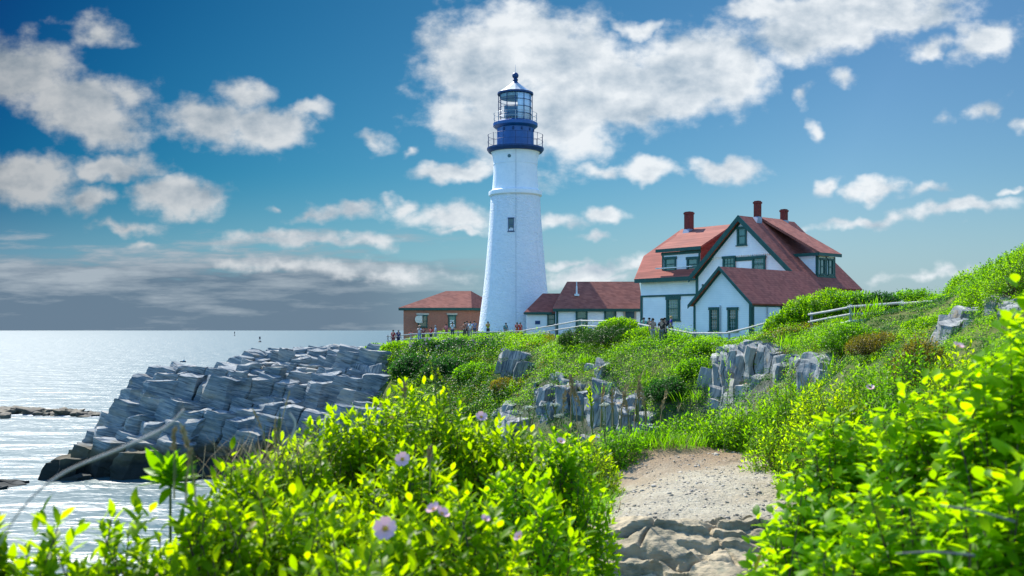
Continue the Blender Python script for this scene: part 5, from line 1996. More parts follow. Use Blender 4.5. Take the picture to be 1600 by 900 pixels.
def fence(name, label, pts, rails, ph=1.25, rad=.062, extra=.15):
    """pts: (column, row of the post top, distance); rails: drops below the top in metres"""
    P = [pt(*p) for p in pts]
    root = empty(name, (P[0][0], P[0][1], P[0][2] - ph), label, 'fence')
    o = tuple(root.location)
    for p in P:
        mb = MB()
        mb.lathe((p[0], p[1]), [(.075, p[2] - ph - .5), (.07, p[2] + extra * .4), (.055, p[2] + extra * .55)], 8)
        mb.build('post', M_POST, root, o, smooth=40)
    rf_ = np.random.RandomState(int(P[0][0] * 10) & 255)
    for a, b in zip(P[:-1], P[1:]):
        dn = (b - a) / np.linalg.norm(b - a)
        off = np.array((dn[1], -dn[0], 0)) * .09
        if off[1] > 0:
            off = -off
        for dr in rails:
            j = rf_.uniform(-.03, .03, 2)
            mb = MB()
            mid = (a + b) / 2 + off + (0, 0, -dr + rf_.uniform(-.025, .015))
            mb.tube([a + off + (0, 0, -dr + j[0]) - dn * .12, mid, b + off + (0, 0, -dr + j[1]) + dn * .12], [rad, rad * 1.06, rad * .95], 7)
            mb.build('rail', M_WOODF, root, o, smooth=50)
    return root


fence('rail_fence', 'wooden rail fence in front of the brick building and the tower, visitors behind it',
      [(606, 524.5, 110), (642, 521.5, 109.5), (680, 519.8, 109), (716, 518.5, 108.5), (745, 519, 108), (779, 517.5, 107), (819, 516, 105)], (.06, .55), 1.2)
fence('rail_fence', 'wooden rail fence climbing past the white link building',
      [(821, 515.5, 104.5), (868, 507, 99), (909, 499.5, 94), (952, 500.5, 88)], (.06, .55), 1.2)
fence('rail_fence', 'wooden rail fence sloping down in front of the tall house window',
      [(1000.5, 505, 73), (1033, 511, 71), (1083.5, 519.5, 68)], (.06, .55), 1.3)
fence('rail_fence', 'wooden rail fence running level before the annex, then climbing to the right',
      [(1086.5, 519.5, 67.5), (1139.5, 519, 65), (1197, 504, 62), (1261, 491, 58)], (.06, .55), 1.3)
fence('rail_fence', 'three-rail wooden fence on the grassy hillside at the right',
      [(1268, 490, 55), (1329, 478, 52), (1410, 472, 50), (1476, 468.5, 48)], (.06, .43, .80), 1.35)

# ------------------------------------------------------------------ people (far off, by the fences)


def person(x, y, label, shirt, legs, hair, pose='stand', face=0.0, h=1.7, skin=(.50, .30, .21), dress=False, hat=None, z=None, bag=None, lean=0.0):
    """a standing figure: one skinned body; clothes and hair are its parts. face: turn about z, 0 = looking at the sea (away)"""
    zg = float(hz(x, y)) if z is None else z
    root = empty('person', (x, y, zg), label, 'person', None, face)
    s = h / 1.7
    J = {}

    def jn(n, p, r):
        J[n] = (np.array(p, float) * s, r * s)
    a = {'stand': .06, 'walk': .16, 'reach': .05, 'photo': .05}[pose]
    jn('pelvis', (0, 0, .92), .135)
    jn('waist', (0, lean * .3, 1.08), .12)
    jn('chest', (0, .02 + lean * .6, 1.28), .145)
    jn('neck', (0, lean, 1.45), .055)
    jn('head', (0, .03 + lean * 1.1, 1.58), .092)
    jn('crown', (0, .01 + lean * 1.1, 1.66), .075)
    jn('nose', (0, .125 + lean * 1.1, 1.57), .016)
    for sd_, sx in (('l', -1), ('r', 1)):
        jn('sh' + sd_, (sx * .17, lean * .8, 1.40), .06)
        if pose == 'photo':
            jn('el' + sd_, (sx * .22, .14, 1.18), .042)
            jn('wr' + sd_, (sx * .09, .32, 1.38), .032)
            jn('ha' + sd_, (sx * .05, .36, 1.43), .036)
        elif pose == 'reach' and sx > 0:
            jn('el' + sd_, (sx * .26, .16, 1.20), .042)
            jn('wr' + sd_, (sx * .24, .40, 1.12), .032)
            jn('ha' + sd_, (sx * .23, .48, 1.10), .036)
        else:
            jn('el' + sd_, (sx * .25, -.02 - sx * a * .3, 1.12), .042)
            jn('wr' + sd_, (sx * .27, .06 - sx * a * .6, .88), .032)
            jn('ha' + sd_, (sx * .27, .09 - sx * a * .7, .79), .038)
        jn('hp' + sd_, (sx * .09, 0, .88), .095)
        jn('kn' + sd_, (sx * .10, .03 + sx * a * .8, .48), .062)
        jn('an' + sd_, (sx * .10, -.02 + sx * a * 1.2, .08), .045)
        jn('fo' + sd_, (sx * .12, .12 + sx * a * 1.2, .04), .038)
    E = [('pelvis', 'waist'), ('waist', 'chest'), ('chest', 'neck'), ('neck', 'head'), ('head', 'crown'), ('head', 'nose')]
    for q in 'lr':
        E += [('chest', 'sh' + q), ('sh' + q, 'el' + q), ('el' + q, 'wr' + q), ('wr' + q, 'ha' + q), ('pelvis', 'hp' + q), ('hp' + q, 'kn' + q), ('kn' + q, 'an' + q), ('an' + q, 'fo' + q)]

    def skinned(name, names, edges, mat, grow=0.0, over=None, start=0):
        me = bpy.data.meshes.new(name)
        ids = {n: i for i, n in enumerate(names)}
        pos = {n: J[n][0].copy() for n in names}
        for n, p in (over or {}).items():
            pos[n] = np.array(p, float) * s
        me.from_pydata([tuple(pos[n]) for n in names], [(ids[p], ids[q]) for p, q in edges], [])
        o = bpy.data.objects.new(name, me)
        COL.objects.link(o)
        o.parent = root
        me.materials.append(mat)
        md = o.modifiers.new('skin', 'SKIN')
        md.use_smooth_shade = True
        sv = me.skin_vertices[0].data
        for n in names:
            r_ = J[n][1] + grow * s if n in J else .1
            sv[ids[n]].radius = (r_, r_ * (.82 if n in ('chest', 'waist', 'pelvis') else 1))
            sv[ids[n]].use_root = ids[n] == start
        sb = o.modifiers.new('smooth', 'SUBSURF')
        sb.levels = sb.render_levels = 1
        return o

    def cm(n, c):
        key = n + '_%02d%02d%02d' % tuple(int(v * 99) for v in c)
        return bpy.data.materials.get(key) or material(key, c, tuple(v * .85 for v in c), 6, .85, .15)
    skinned('body', list(J), E, cm('skin', skin))
    # top with short sleeves
    Jn = ['pelvis', 'waist', 'chest', 'shl', 'shr', 'ell', 'elr']
    mid = {q: (J['sh' + q[-1]][0] * .35 + J['el' + q[-1]][0] * .65) / s for q in ('ell', 'elr')}
    skinned('shirt', Jn, [('pelvis', 'waist'), ('waist', 'chest'), ('chest', 'shl'), ('chest', 'shr'), ('shl', 'ell'), ('shr', 'elr')], cm('cloth', shirt), .022, mid)
    if dress:
        mb = MB()
        prof = [(.27, .35), (.25, .6), (.20, .85), (.155, 1.05)]
        mb.lathe((0, 0), [(r_ * s, z_ * s) for r_, z_ in prof], 16)
        o = mb.build('skirt', cm('cloth', legs), root, (0, 0, 0), smooth=60)
    else:
        Jn = ['pelvis', 'hpl', 'hpr', 'knl', 'knr', 'anl', 'anr']
        skinned('trousers', Jn, [('pelvis', 'hpl'), ('pelvis', 'hpr'), ('hpl', 'knl'), ('hpr', 'knr'), ('knl', 'anl'), ('knr', 'anr')], cm('cloth', legs), .018)
    hc = J['head'][0] + np.array((0, -.025, .045)) * s
    mb = MB().ball(hc, (.105 * s, .11 * s, .10 * s), 12, 8)
    if hair[0] == 'long':
        mb.ball(hc + np.array((0, -.06, -.13)) * s, (.095 * s, .055 * s, .16 * s), 10, 6)
    mb.build('hair', cm('hair', hair[1]), root, (0, 0, 0), smooth=180)
    if hat:
        mb = MB().lathe((hc[0], hc[1]), [(.20 * s, hc[2] + .055 * s), (.205 * s, hc[2] + .065 * s), (.115 * s, hc[2] + .075 * s), (.11 * s, hc[2] + .13 * s), (.07 * s, hc[2] + .155 * s)], 16)
        mb.build('hat', cm('cloth', hat), root, (0, 0, 0), smooth=50)
    if bag:
        mb = MB().box((-.15 * s, -.30 * s, 1.0 * s), (.15 * s, -.14 * s, 1.38 * s))
        mb.build('backpack', cm('cloth', bag), root, (0, 0, 0))
    return root


BLK, BRN, BLD, GRY = (.012, .010, .010), (.06, .03, .018), (.45, .30, .12), (.30, .29, .28)
D_ = 113.0
P_ = [
    (614.5, 114, 'person in a dark red shirt at the far left end of the fence', (.35, .02, .03), (.25, .05, .05), ('short', BRN), 'stand', 2.8, {}),
    (622.5, 114.4, 'person in a navy blue jacket beside the one in dark red', (.02, .03, .16), (.05, .05, .09), ('short', GRY), 'stand', -2.6, {}),
    (642, 113, 'person in a salmon red top leaning on the fence left of the horn window', (.55, .10, .09), (.30, .25, .22), ('short', BRN), 'reach', 3.1, dict(h=1.55)),
    (655.5, 113, 'person in a pale shirt and straw hat with light blue trousers', (.62, .62, .66), (.25, .33, .50), ('short', BRN), 'photo', 2.9, dict(hat=(.55, .36, .26))),
    (661.5, 114.2, 'person in a maroon top half hidden behind the straw hat', (.22, .03, .05), (.10, .08, .08), ('short', BLK), 'stand', 3.3, dict(h=1.66)),
    (673.5, 115, 'person in a bright red top between the two building windows', (.55, .02, .04), (.06, .06, .08), ('long', BLK), 'stand', 2.6, dict(h=1.62)),
    (680.5, 115, 'person in a light blue shirt next to the bright red top', (.42, .58, .72), (.30, .28, .25), ('short', GRY), 'walk', 1.8, {}),
    (698, 114, 'person in a pink top bending towards the fence by the right window', (.60, .16, .20), (.28, .10, .10), ('short', BRN), 'reach', 2.4, dict(lean=.12, h=1.6)),
    (707, 114.8, 'dark-haired person in a white top in front of the right window', (.65, .66, .68), (.06, .07, .12), ('long', BLK), 'stand', 3.0, {}),
    (726, 114, 'person with bare arms in a rust-brown top near the brick corner', (.36, .12, .07), (.12, .10, .09), ('short', BRN), 'reach', 2.2, {}),
    (729.5, 116, 'person in grey behind the rust-brown top', (.28, .27, .30), (.10, .10, .12), ('short', BRN), 'stand', 2.9, dict(h=1.78)),
    (735, 114.4, 'person in a clean white shirt at the brick corner', (.72, .74, .78), (.40, .36, .30), ('short', BRN), 'stand', 2.7, {}),
    (741.5, 115, 'person in a blue-grey shirt right of the white shirt', (.18, .22, .36), (.10, .11, .16), ('short', BRN), 'stand', -2.9, {}),
    (762.5, 114, 'person with dark hair and a yellow-green top against the tower foot', (.36, .33, .03), (.05, .05, .05), ('long', BLK), 'photo', 3.0, {}),
    (790.5, 113, 'dark-haired person in a teal shirt and grey-green trousers before the tower', (.04, .24, .28), (.20, .24, .18), ('short', BLK), 'stand', -2.5, dict(bag=(.05, .20, .24))),
    (808, 112, 'person in a crimson dress, left of the two in red', (.42, .02, .03), (.46, .03, .03), ('long', BRN), 'stand', 2.9, dict(dress=True)),
    (813, 112.3, 'person in a bright red dress, right of the two in red', (.55, .05, .04), (.60, .07, .05), ('short', BRN), 'stand', -2.7, dict(dress=True, h=1.65)),
    (1006, 76, 'person in a mint green top where the house fence begins', (.10, .42, .30), (.15, .30, .25), ('short', BRN), 'stand', 2.8, dict(h=1.6)),
    (1014.5, 76, 'person in a black top with dark short hair beside the house wall', (.02, .02, .03), (.26, .20, .16), ('short', BLK), 'stand', 2.7, {}),
    (1020, 75.4, 'long-haired person in a pale brown top beside the one in black', (.36, .24, .18), (.40, .36, .32), ('long', BLK), 'stand', -2.8, dict(h=1.64)),
    (1034, 74.6, 'person in a dark brown top left of the window, nearest the window frame', (.07, .045, .04), (.16, .17, .13), ('long', BRN), 'stand', 2.9, {}),
    (1038.5, 75.2, 'person in a charcoal top close behind the dark brown one', (.03, .03, .035), (.08, .08, .08), ('long', BLK), 'stand', 3.2, {}),
    (1048.5, 74, 'blond person in a purple-blue shirt with a dark pack under the tall window', (.07, .05, .26), (.04, .05, .10), ('short', BLD), 'walk', -1.6, dict(bag=(.01, .012, .035))),
]
TOPS = {614.5: 513, 622.5: 513, 642: 516.5, 655.5: 509.3, 661.5: 511.5, 673.5: 512, 680.5: 511.5, 698: 511, 707: 508, 726: 509, 729.5: 505.5, 735: 506.5, 741.5: 508, 762.5: 507, 790.5: 505, 808: 506, 813: 507, 1006: 496.5, 1014.5: 496.5, 1020: 497.5, 1034: 497.5, 1038.5: 496.5, 1048.5: 494}
for px, d, lab, sh_, lg_, hr, pose, face, kw in P_:
    h = kw.get('h', 1.7)
    ztop = gz(TOPS[px], d)
    zg = float(hz(gx(px, d), d))
    # feet on the ground; shift the standing place a little until the head is at its height
    best = min(np.arange(d - 9, d + 6, .25), key=lambda q: abs(float(hz(gx(px, q), q)) + h - gz(TOPS[px], q)))
    person(gx(px, best), float(best), lab, sh_, lg_, hr, pose, face, **kw)

# ------------------------------------------------------------------ buoy, far marker, boat behind the rock
M_BUOY = material('dark_navy_buoy', (0.012, 0.018, 0.035), rough=.5)
d = F * 12 / (534.5 - HZ)
x = gx(406, d)
s = d / F
root = empty('bell_buoy', (x, d, 0), 'small dark channel buoy standing on the bright sea above the headland', 'buoy')
MB().lathe((x, d), [(1.5 * s, -.6), (2.3 * s, .05 * s), (2.3 * s, 1.2 * s), (1.2 * s, 1.9 * s)], 20).build('float', M_BUOY, root, (x, d, 0), smooth=30)
mb = MB()
for a in range(4):
    an = a * math.pi / 2 + .4
    mb.tube([(x + 1.1 * s * math.cos(an), d + 1.1 * s * math.sin(an), 1.8 * s), (x + .5 * s * math.cos(an), d + .5 * s * math.sin(an), 6.2 * s)], .16 * s, 5)
mb.build('frame', M_POST, root, (x, d, 0))
MB().lathe((x, d), [(.5 * s, 4.6 * s), (1.25 * s, 5.2 * s), (1.35 * s, 7.0 * s), (.8 * s, 8.2 * s), (.3 * s, 8.8 * s)], 14).build('top_mark', M_BUOY, root, (x, d, 0), smooth=30)
d = 2200.0
x = gx(366.5, d)
tag(MB().lathe((x, d), [(1.6, -.5), (1.6, 1.0), (.45, 1.4), (.4, 5.0), (.9, 5.2), (.9, 8.0), (.2, 9.5)], 12).build('spar_buoy', M_BUOY, None, (x, d, 0), smooth=30), 'faint thin marker buoy far out, just left of the dark channel buoy', 'buoy')
d = 385.0
x = gx(286, d)
s = d / F
zb = gz(571, d)
root = empty('small_boat', (x, d, 0), 'small boat with a short mast just showing over the headland crest', 'boat')
M_HULL = material('dark_blue_hull', (0.03, 0.06, 0.10), rough=.5)
hull = [(-5.0, 0), (-4.5, 1.0), (0, 1.3), (4.0, 1.1), (5.2, 0), (4.0, -1.1), (0, -1.3), (-4.5, -1.0)]
mb = MB()
n = len(hull)
V = [(x + a * s * .8, d + b * s * .6, -.3) for a, b in hull] + [(x + a * s, d + b * s, (1.5 + (.7 if a > 3.5 else 0)) * s) for a, b in hull]
mb.add(V, [tuple(range(n - 1, -1, -1)), tuple(range(n, 2 * n))] + [(i, (i + 1) % n, n + (i + 1) % n, n + i) for i in range(n)])
mb.build('hull', M_HULL, root, (x, d, 0))
mb = MB().box((x + .2 * s, d - .7 * s, 1.4 * s), (x + 2.4 * s, d + .7 * s, 3.4 * s))
mb.box((x - .1 * s, d - .8 * s, 3.4 * s), (x + 2.8 * s, d + .8 * s, 3.7 * s))
mb.build('cabin', M_MUNT, root, (x, d, 0))
mb = MB().tube([(x + 1.6 * s, d, 3.5 * s), (x + 1.7 * s, d, 8.0 * s)], .14 * s, 6)
mb.build('mast', M_BUOY, root, (x, d, 0))

# ------------------------------------------------------------------ near plants
rs = np.random.RandomState(17)
GN = 10.35          # ground under the near bushes
M_PETAL = leaf_material('pink_petal', (0.88, 0.52, 0.58), (0.62, 0.34, 0.38), var=.05, yellow=(0.90, 0.62, 0.64), rough=.6, spec=.2, tw=.25)
M_STAMEN = material('yellow_stamens', (0.70, 0.40, 0.03), (0.55, 0.28, 0.02), 40, .7, .2)
DOMES = []


def near_shrub(px, py, d, rpx, label, name='rose_bush', cat='bush', mat=M_LEAF_Y, leaf=.052, nl=15, lod=0, width=.40, dens=1.0, slen=.24, group=None, rpy=None, **kw):
    """bush by bearing column, row of its top, distance, half width in pixels"""
    x = gx(px, d)
    ztop = gz(py, d)
    rx = 1.12 * rpx / F * d
    zg = min(GN, ztop - .7)
    h = ztop - zg
    area = 2 * math.pi * rx * (rx + h) * .7
    n = int(area * 240 * dens * (.055 / leaf) ** 1.3)
    root, dome = shrub(name, label, cat, (x, d, zg), rx, (rpy or rpx) / F * d, h * .98, rs, n, leaf, nl, lod, width, mat, M_STEM, slen=slen, group=group, lobes=22, **kw)
    DOMES.append((dome, root))
    return root


LEFT = [
    (655, 612, 5.2, 150, 'tall yellow-green rose bush at the top centre of the left thicket', {}),
    (540, 634, 5.0, 110, 'yellow-green rose bush on the left shoulder of the left thicket', {}),
    (775, 634, 5.0, 110, 'rose bush right of the tall centre one, with white yarrow heads behind it', {}),
    (870, 676, 4.8, 95, 'dark leafy rose bush beside the sandy path', dict(mat=M_LEAF_G)),
    (450, 676, 4.4, 105, 'yellow-green bush in front of the grey headland, with dry grass at its left', {}),
    (640, 700, 4.0, 130, 'rose bush with one open pink bloom in the middle of the left thicket', {}),
    (800, 730, 3.9, 125, 'deep green rose bush in the shaded middle of the left thicket', dict(mat=M_LEAF_G)),
    (370, 702, 3.7, 105, 'bright bush at the left brow of the left thicket', {}),
    (500, 752, 3.3, 150, 'bright bush below the left brow, left of the largest pink bloom', {}),
    (690, 764, 2.95, 190, 'low bush carrying the largest pink bloom at the bottom of the picture', {}),
    (845, 800, 3.3, 95, 'shaded bush low beside the path edge', dict(mat=M_LEAF_G)),
    (330, 800, 2.9, 135, 'bright bush at the bottom left under the dry grass', {}),
    (205, 812, 2.7, 115, 'low bright bush at the bottom left, in front of the dark cove', dict(dens=1.5)),
    (80, 816, 2.5, 130, 'bushy low shoots in the bottom left corner', dict(dens=1.7)),
    (-20, 818, 2.6, 80, 'leafy shoots cut by the left edge of the picture', dict(dens=1.6)),
    (420, 770, 3.0, 150, 'bright bush low between the left brow and the bottom edge', {}),
    (560, 838, 2.55, 170, 'bush in the bottom centre, in front of everything', {}),
]
for px, py, d, rpx, lab, kw in LEFT:
    near_shrub(px, py, d, rpx, lab, fill=.3, **kw)
RIGHT = [
    (1605, 486, 2.9, 160, 'tall broad-leaved bush at the right edge, the nearest and highest', dict(leaf=.057)),
    (1450, 588, 3.3, 140, 'broad-leaved bush with brown branches left of the tallest right bush', {}),
    (1330, 640, 3.8, 130, 'broad-leaved bush behind the right thicket, above the path corner', {}),
    (1285, 715, 3.2, 140, 'low broad-leaved bush leaning over the right side of the path', {}),
    (1420, 725, 2.7, 190, 'large broad-leaved bush filling the lower right', dict(leaf=.052)),
    (1262, 822, 2.6, 140, 'small-leaved low bush at the bottom beside the tan ledge', dict(leaf=.044)),
    (1560, 700, 2.4, 170, 'shaded broad-leaved bush in the lower right corner', dict(leaf=.054)),
]
for px, py, d, rpx, lab, kw in RIGHT:
    kw = dict(dict(mat=M_LEAF_G, leaf=.051, nl=13, width=.54, slen=.34, upward=.75, up_lo=5, up_hi=45), **kw)
    near_shrub(px, py, d, rpx, lab, name='broadleaf_bush', fill=.40, dens=1.25, **kw)

# hedge of weeds along the far side of the path
HEDGE = [
    (905, 690, 11.3, 60, 'leafy weeds where the path begins, right of the rose thicket', M_LEAF_Y), (955, 668, 13.1, 60, 'low green weeds at the far left corner of the path', M_LEAF_M), (1015, 660, 13.7, 62, 'low green weeds along the far edge of the path, left of the middle', M_LEAF_M),
    (1075, 652, 13.9, 60, 'low green weeds along the middle of the far path edge', M_LEAF_M), (1125, 640, 13.5, 55, 'green weeds under the left tall goldenrod at the far path edge', M_LEAF_B), (1180, 628, 13.1, 62, 'green weeds at the far right corner of the path', M_LEAF_B),
    (1240, 604, 12.1, 65, 'leafy green bush behind the far right corner of the path', M_LEAF_B), (1300, 590, 11.0, 70, 'yellow-green bush above the right thicket, below the short slab row', M_LEAF_Y), (1370, 566, 11.6, 75, 'yellow-green bush below the hillside olive bush', M_LEAF_B),
    (1440, 552, 10.0, 80, 'green bush left of the pink bloom in front of the cracked rock', M_LEAF_M), (1500, 552, 8.5, 80, 'rose bush with a pink bloom in front of the cracked grey rock', M_LEAF_Y), (1225, 660, 11.1, 55, 'dark weeds at the right end of the path', M_LEAF_G), (1290, 650, 9.5, 70, 'dense green bush between the path and the right thicket', M_LEAF_G),
    (1400, 620, 7.5, 90, 'mid green bush behind the lower right thicket', M_LEAF_M), (1560, 560, 6.0, 110, 'green bush behind the tall right edge bush', M_LEAF_M),
]
for px, py, d, rpx, lab, m_ in HEDGE:
    lf = .058 * np.clip(d / 11, .9, 1.15)
    near_shrub(px, py, d, rpx, lab, name='weed_clump', cat='plant', mat=m_, leaf=lf, nl=12, lod=1, width=.36, dens=.62, slen=.30, fill=.3)


def hit(px, py, k=1.02):
    """nearest near bush on a sight line: (point, bush)"""
    r_ = np.array(((px - 800) / F, 1.0, (HZ - py) / F))
    o = np.array((0, 0, CZ))
    best = None
    for (c, S), root in DOMES:
        q, e = (o - c) / (S * k), r_ / (S * k)
        A, B, Cc = e.dot(e), 2 * q.dot(e), q.dot(q) - 1
        dsc = B * B - 4 * A * Cc
        if dsc > 0:
            t = (-B - math.sqrt(dsc)) / (2 * A)
            if t > .5 and (best is None or t < best[0]):
                best = (t, root)
    return (o + r_ * best[0], best[1]) if best else (None, None)


def flower(px, py, diam_px, tilt=(-.15, -1, .55), cup=.25, label=None):
    p, root = hit(px, py, 1.05)
    if p is None:
        return
    d = p[1]
    R = diam_px / F * d / 2
    n = np.array(tilt, float)
    n /= np.linalg.norm(n)
    a = np.cross(n, (0, 0, 1.0))
    a /= np.linalg.norm(a)
    b = np.cross(a, n)
    V, Fs = [], []
    for j in range(5):
        an = j * 2 * math.pi / 5 + .3
        u = math.cos(an) * a + math.sin(an) * b
        v = -math.sin(an) * a + math.cos(an) * b
        k = len(V)
        grid = [(.10, [0]), (.35, [-.26, 0, .26]), (.70, [-.50, 0, .50]), (.95, [-.44, 0, .44]), (1.02, [-.22, .0, .22])]
        for t, ws in grid:
            if t == 1.02:
                tt = [1.04, .97, 1.04]
            else:
                tt = [t] * len(ws)
            for w_, t_ in zip(ws, tt):
                V.append(p + R * (u * t_ + v * w_ + n * (cup * t * t + .06 * abs(w_))))
        Fs += [(k, k + 1, k + 2), (k, k + 2, k + 3)]
        for r0 in (1, 4, 7):
            Fs += [(k + r0, k + r0 + 3, k + r0 + 4, k + r0 + 1), (k + r0 + 1, k + r0 + 4, k + r0 + 5, k + r0 + 2)]
    fl = mesh_obj('flower', V, Fs, M_PETAL, root, tuple(root.location), smooth=180)
    if label:
        fl['label'] = label
    mb = MB().ball(p + n * R * .08, R * .2, 10, 6)
    rs_ = np.random.RandomState(int(px))
    for q in range(26):
        t = rs_.uniform(0, 6.28)
        o_ = (math.cos(t) * a + math.sin(t) * b) * R * rs_.uniform(.12, .30)
        mb.ball(p + o_ + n * R * rs_.uniform(.14, .22), R * .045, 5, 4)
    mb.build('stamens', M_STAMEN, fl, tuple(root.location), smooth=180)


flower(602, 826, 36, (-.1, -1, .45), label='largest open pale pink bloom')
flower(629, 718, 23, (-.1, -1, .5))
flower(678, 796, 22, (-.5, -.5, .9), .5)
flower(690, 803, 22, (.5, -.4, .8), .55)
flower(758, 812, 15, (.3, -.5, 1), .6)
flower(812, 839, 16, (-.6, -.5, .6), .6)
flower(752, 652, 18, (.2, -.8, .8), .4)
flower(876, 690, 14, (.2, -.6, 1), .4)
flower(1497, 541, 17, (.2, -.5, 1), .4)
flower(1360, 606, 12, (-.2, -.7, 1), .4)


# tall leafy stems, grasses, yarrow and dry stalks
def spire(px, pyt, pyb, d, label, mat=M_LEAF_B, leaf=.075, nl=46, lean=(0, 0)):
    a, b = pt(px, pyb, d), pt(px, pyt, d)
    b = b + np.array((lean[0], lean[1], 0))
    root = empty('goldenrod', a, label, 'plant')
    r_ = np.random.RandomState(int(px * 7 + pyt))
    L = np.linalg.norm(b - a)
    V, Fx = shoots(r_, a[None], (b - a)[None], np.array([L]), nl, leaf, 0, .24, 10, 70, False, t0=.05)
    mesh_obj('leaves', V, Fx, mat, root, a)
    MB().tube([a, (a + b) / 2, b], [.006, .005, .003], 5).build('stem', M_STEMG, root, tuple(a))
    return root


spire(1133, 583, 690, 13.8, 'tall leafy goldenrod at the far path edge, left of two', lean=(.05, 0))
spire(1112, 612, 690, 14.0, 'shorter leafy stem left of the tall goldenrod', lean=(-.04, 0))
spire(1236, 566, 660, 12.4, 'tall leafy goldenrod at the right end of the path', lean=(.04, 0))
spire(1218, 592, 660, 12.6, 'shorter leafy goldenrod left of the one at the right end of the path', lean=(-.05, 0))
spire(1255, 585, 660, 12.5, 'leafy goldenrod leaning right at the right end of the path', lean=(.08, 0))
for i, (px, py, sz, d) in enumerate([(266, 726, 58, 3.0)]):
    c = pt(px, py + 22, d)
    root = empty('leafy_shoot', c - (0, 0, .5), 'single fan of bright pointed leaves standing alone against the dark cove', 'plant')
    n = 9
    r_ = np.random.RandomState(3)
    dirs = np.stack([r_.normal(0, .38, n), r_.normal(0, .3, n), np.ones(n)], -1)
    V, Fx = shoots(r_, np.repeat(c[None] - (0, 0, .03), n, 0), dirs, np.full(n, .05), 7, .085, 0, .30, 20, 75)
    mesh_obj('leaves', V, Fx, M_LEAF_B, root, c - (0, 0, .5))
    MB().tube([c - (0, 0, .55), c], [.006, .004], 5).build('stem', M_STEMG, root, tuple(c - (0, 0, .5)))


def curve_pts(P, n=24):
    P = np.array(P, float)
    t = np.linspace(0, len(P) - 1, n)
    out = []
    for x in t:
        i = int(min(x, len(P) - 1.001))
        f = x - i
        p0, p1, p2, p3_ = P[max(i - 1, 0)], P[i], P[min(i + 1, len(P) - 1)], P[min(i + 2, len(P) - 1)]
        out.append(.5 * ((2 * p1) + (-p0 + p2) * f + (2 * p0 - 5 * p1 + 4 * p2 - p3_) * f * f + (-p0 + 3 * p1 - 3 * p2 + p3_) * f ** 3))
    return np.array(out)


# one long bent dry stalk close to the lens
q = curve_pts([pt(-30, 905, 1.75), pt(30, 800, 1.75), pt(96, 741, 1.8), pt(190, 700, 1.85), pt(258, 668, 1.9), pt(288, 640, 1.92)], 30)
tag(MB().tube(q, np.interp(np.linspace(0, 1, 30), [0, .3, .75, 1], [.0010, .0021, .0030, .0026]), 8).build('dry_stalk', M_STRAWP, None, tuple(q[0]), smooth=180), 'long bent pale dry stalk arching across the headland from the left edge', 'stalk')
q = curve_pts([pt(455, 685, 3.2), pt(462, 662, 3.2), pt(452, 645, 3.2)], 8)
tag(MB().tube(q, [.0042] * 8, 6).build('dry_stalk', M_STRAWP, None, tuple(q[0])), 'short pale dry stalk leaning in front of the grey headland', 'stalk')


def seed_grass(name, label, px, pyt, pyb, d, head, mat=M_STRAW, lean=0.0, hw=.010, blades=2, group=None, stem=M_STRAW):
    a, b = pt(px, pyb, d), pt(px, pyt, d) + np.array((lean, 0, 0))
    r_ = np.random.RandomState(int(px * 3 + pyt))
    root = empty(name, a, label, 'grass', group)
    q_ = curve_pts([a, a * .5 + b * .5 - np.array((lean * .25, 0, 0)), b], 10)
    MB().tube(q_, np.linspace(.0028, .0016, 10) * max(1, d / 5), 5).build('stem', stem, root, tuple(a))
    L = head
    n = 60
    t = r_.rand(n)
    axis = (q_[-1] - q_[-3])
    axis /= np.linalg.norm(axis)
    base = q_[-1] - axis * (L * (1 - t))[:, None] + r_.normal(0, hw * .35, (n, 3))
    dirs = axis + r_.normal(0, .35, (n, 3))
    V, Fx = place(leaf_template(1, .35, .2, .05), base, frames(dirs, r_.normal(0, 1, (n, 3))), r_.uniform(.7, 1.3, n) * hw * 2.0)
    mesh_obj('seed_head', V, Fx, mat, root, a)
    if blades:
        az = r_.uniform(0, 6.28, blades)
        bd = np.stack([np.cos(az) * .35, np.sin(az) * .35, np.ones(blades)], -1)
        V, Fx = place(leaf_template(0, .05, .3, .35), np.repeat((a * .8 + b * .2)[None], blades, 0), frames(bd, np.stack([np.cos(az), np.sin(az), np.zeros(blades)], -1)), np.full(blades, np.linalg.norm(b - a) * .5))
        mesh_obj('blades', V, Fx, M_STEMG, root, a)
    return root


seed_grass('seed_grass', 'left of two tan grass plumes before the headland, upright', 272, 672, 780, 2.6, .055, hw=.0085, lean=.0)
seed_grass('seed_grass', 'right of two tan grass plumes before the headland, leaning left', 306, 668, 790, 2.6, .085, hw=.0085, lean=-.035)
seed_grass('seed_grass', 'drooping tan grass head just under the two plumes', 290, 708, 790, 2.6, .035, hw=.007, lean=.012)
seed_grass('seed_grass', 'dry grass head before the headland, left of the thicket brow', 430, 655, 720, 4.2, .10, hw=.008)
seed_grass('seed_grass', 'thin dry grass head beside the short pale stalk', 418, 640, 720, 4.3, .09, hw=.006, lean=-.06)
seed_grass('seed_grass', 'curved thin grass over the headland, topmost of the dry grasses', 434, 612, 720, 4.3, .06, hw=.004, lean=.05)
seed_grass('seed_grass', 'rust-brown dock stem in the thicket middle, beside the pink bloom', 672, 702, 760, 3.85, .05, hw=.012, mat=M_STRAW)
seed_grass('seed_grass', 'tall green grass stem crossing in front of the dark bush, left of two', 683, 548, 640, 4.6, .16, hw=.005, mat=M_LEAF_Y, lean=-.05, stem=M_STEMG)
seed_grass('seed_grass', 'green grass stem in front of the dark bush, right of two', 704, 578, 640, 4.6, .12, hw=.005, mat=M_LEAF_Y, lean=-.06, stem=M_STEMG)
seed_grass('seed_grass', 'rusty dock stem low in front of the dark bush left of the grass stems', 632, 598, 640, 5.0, .07, hw=.012)
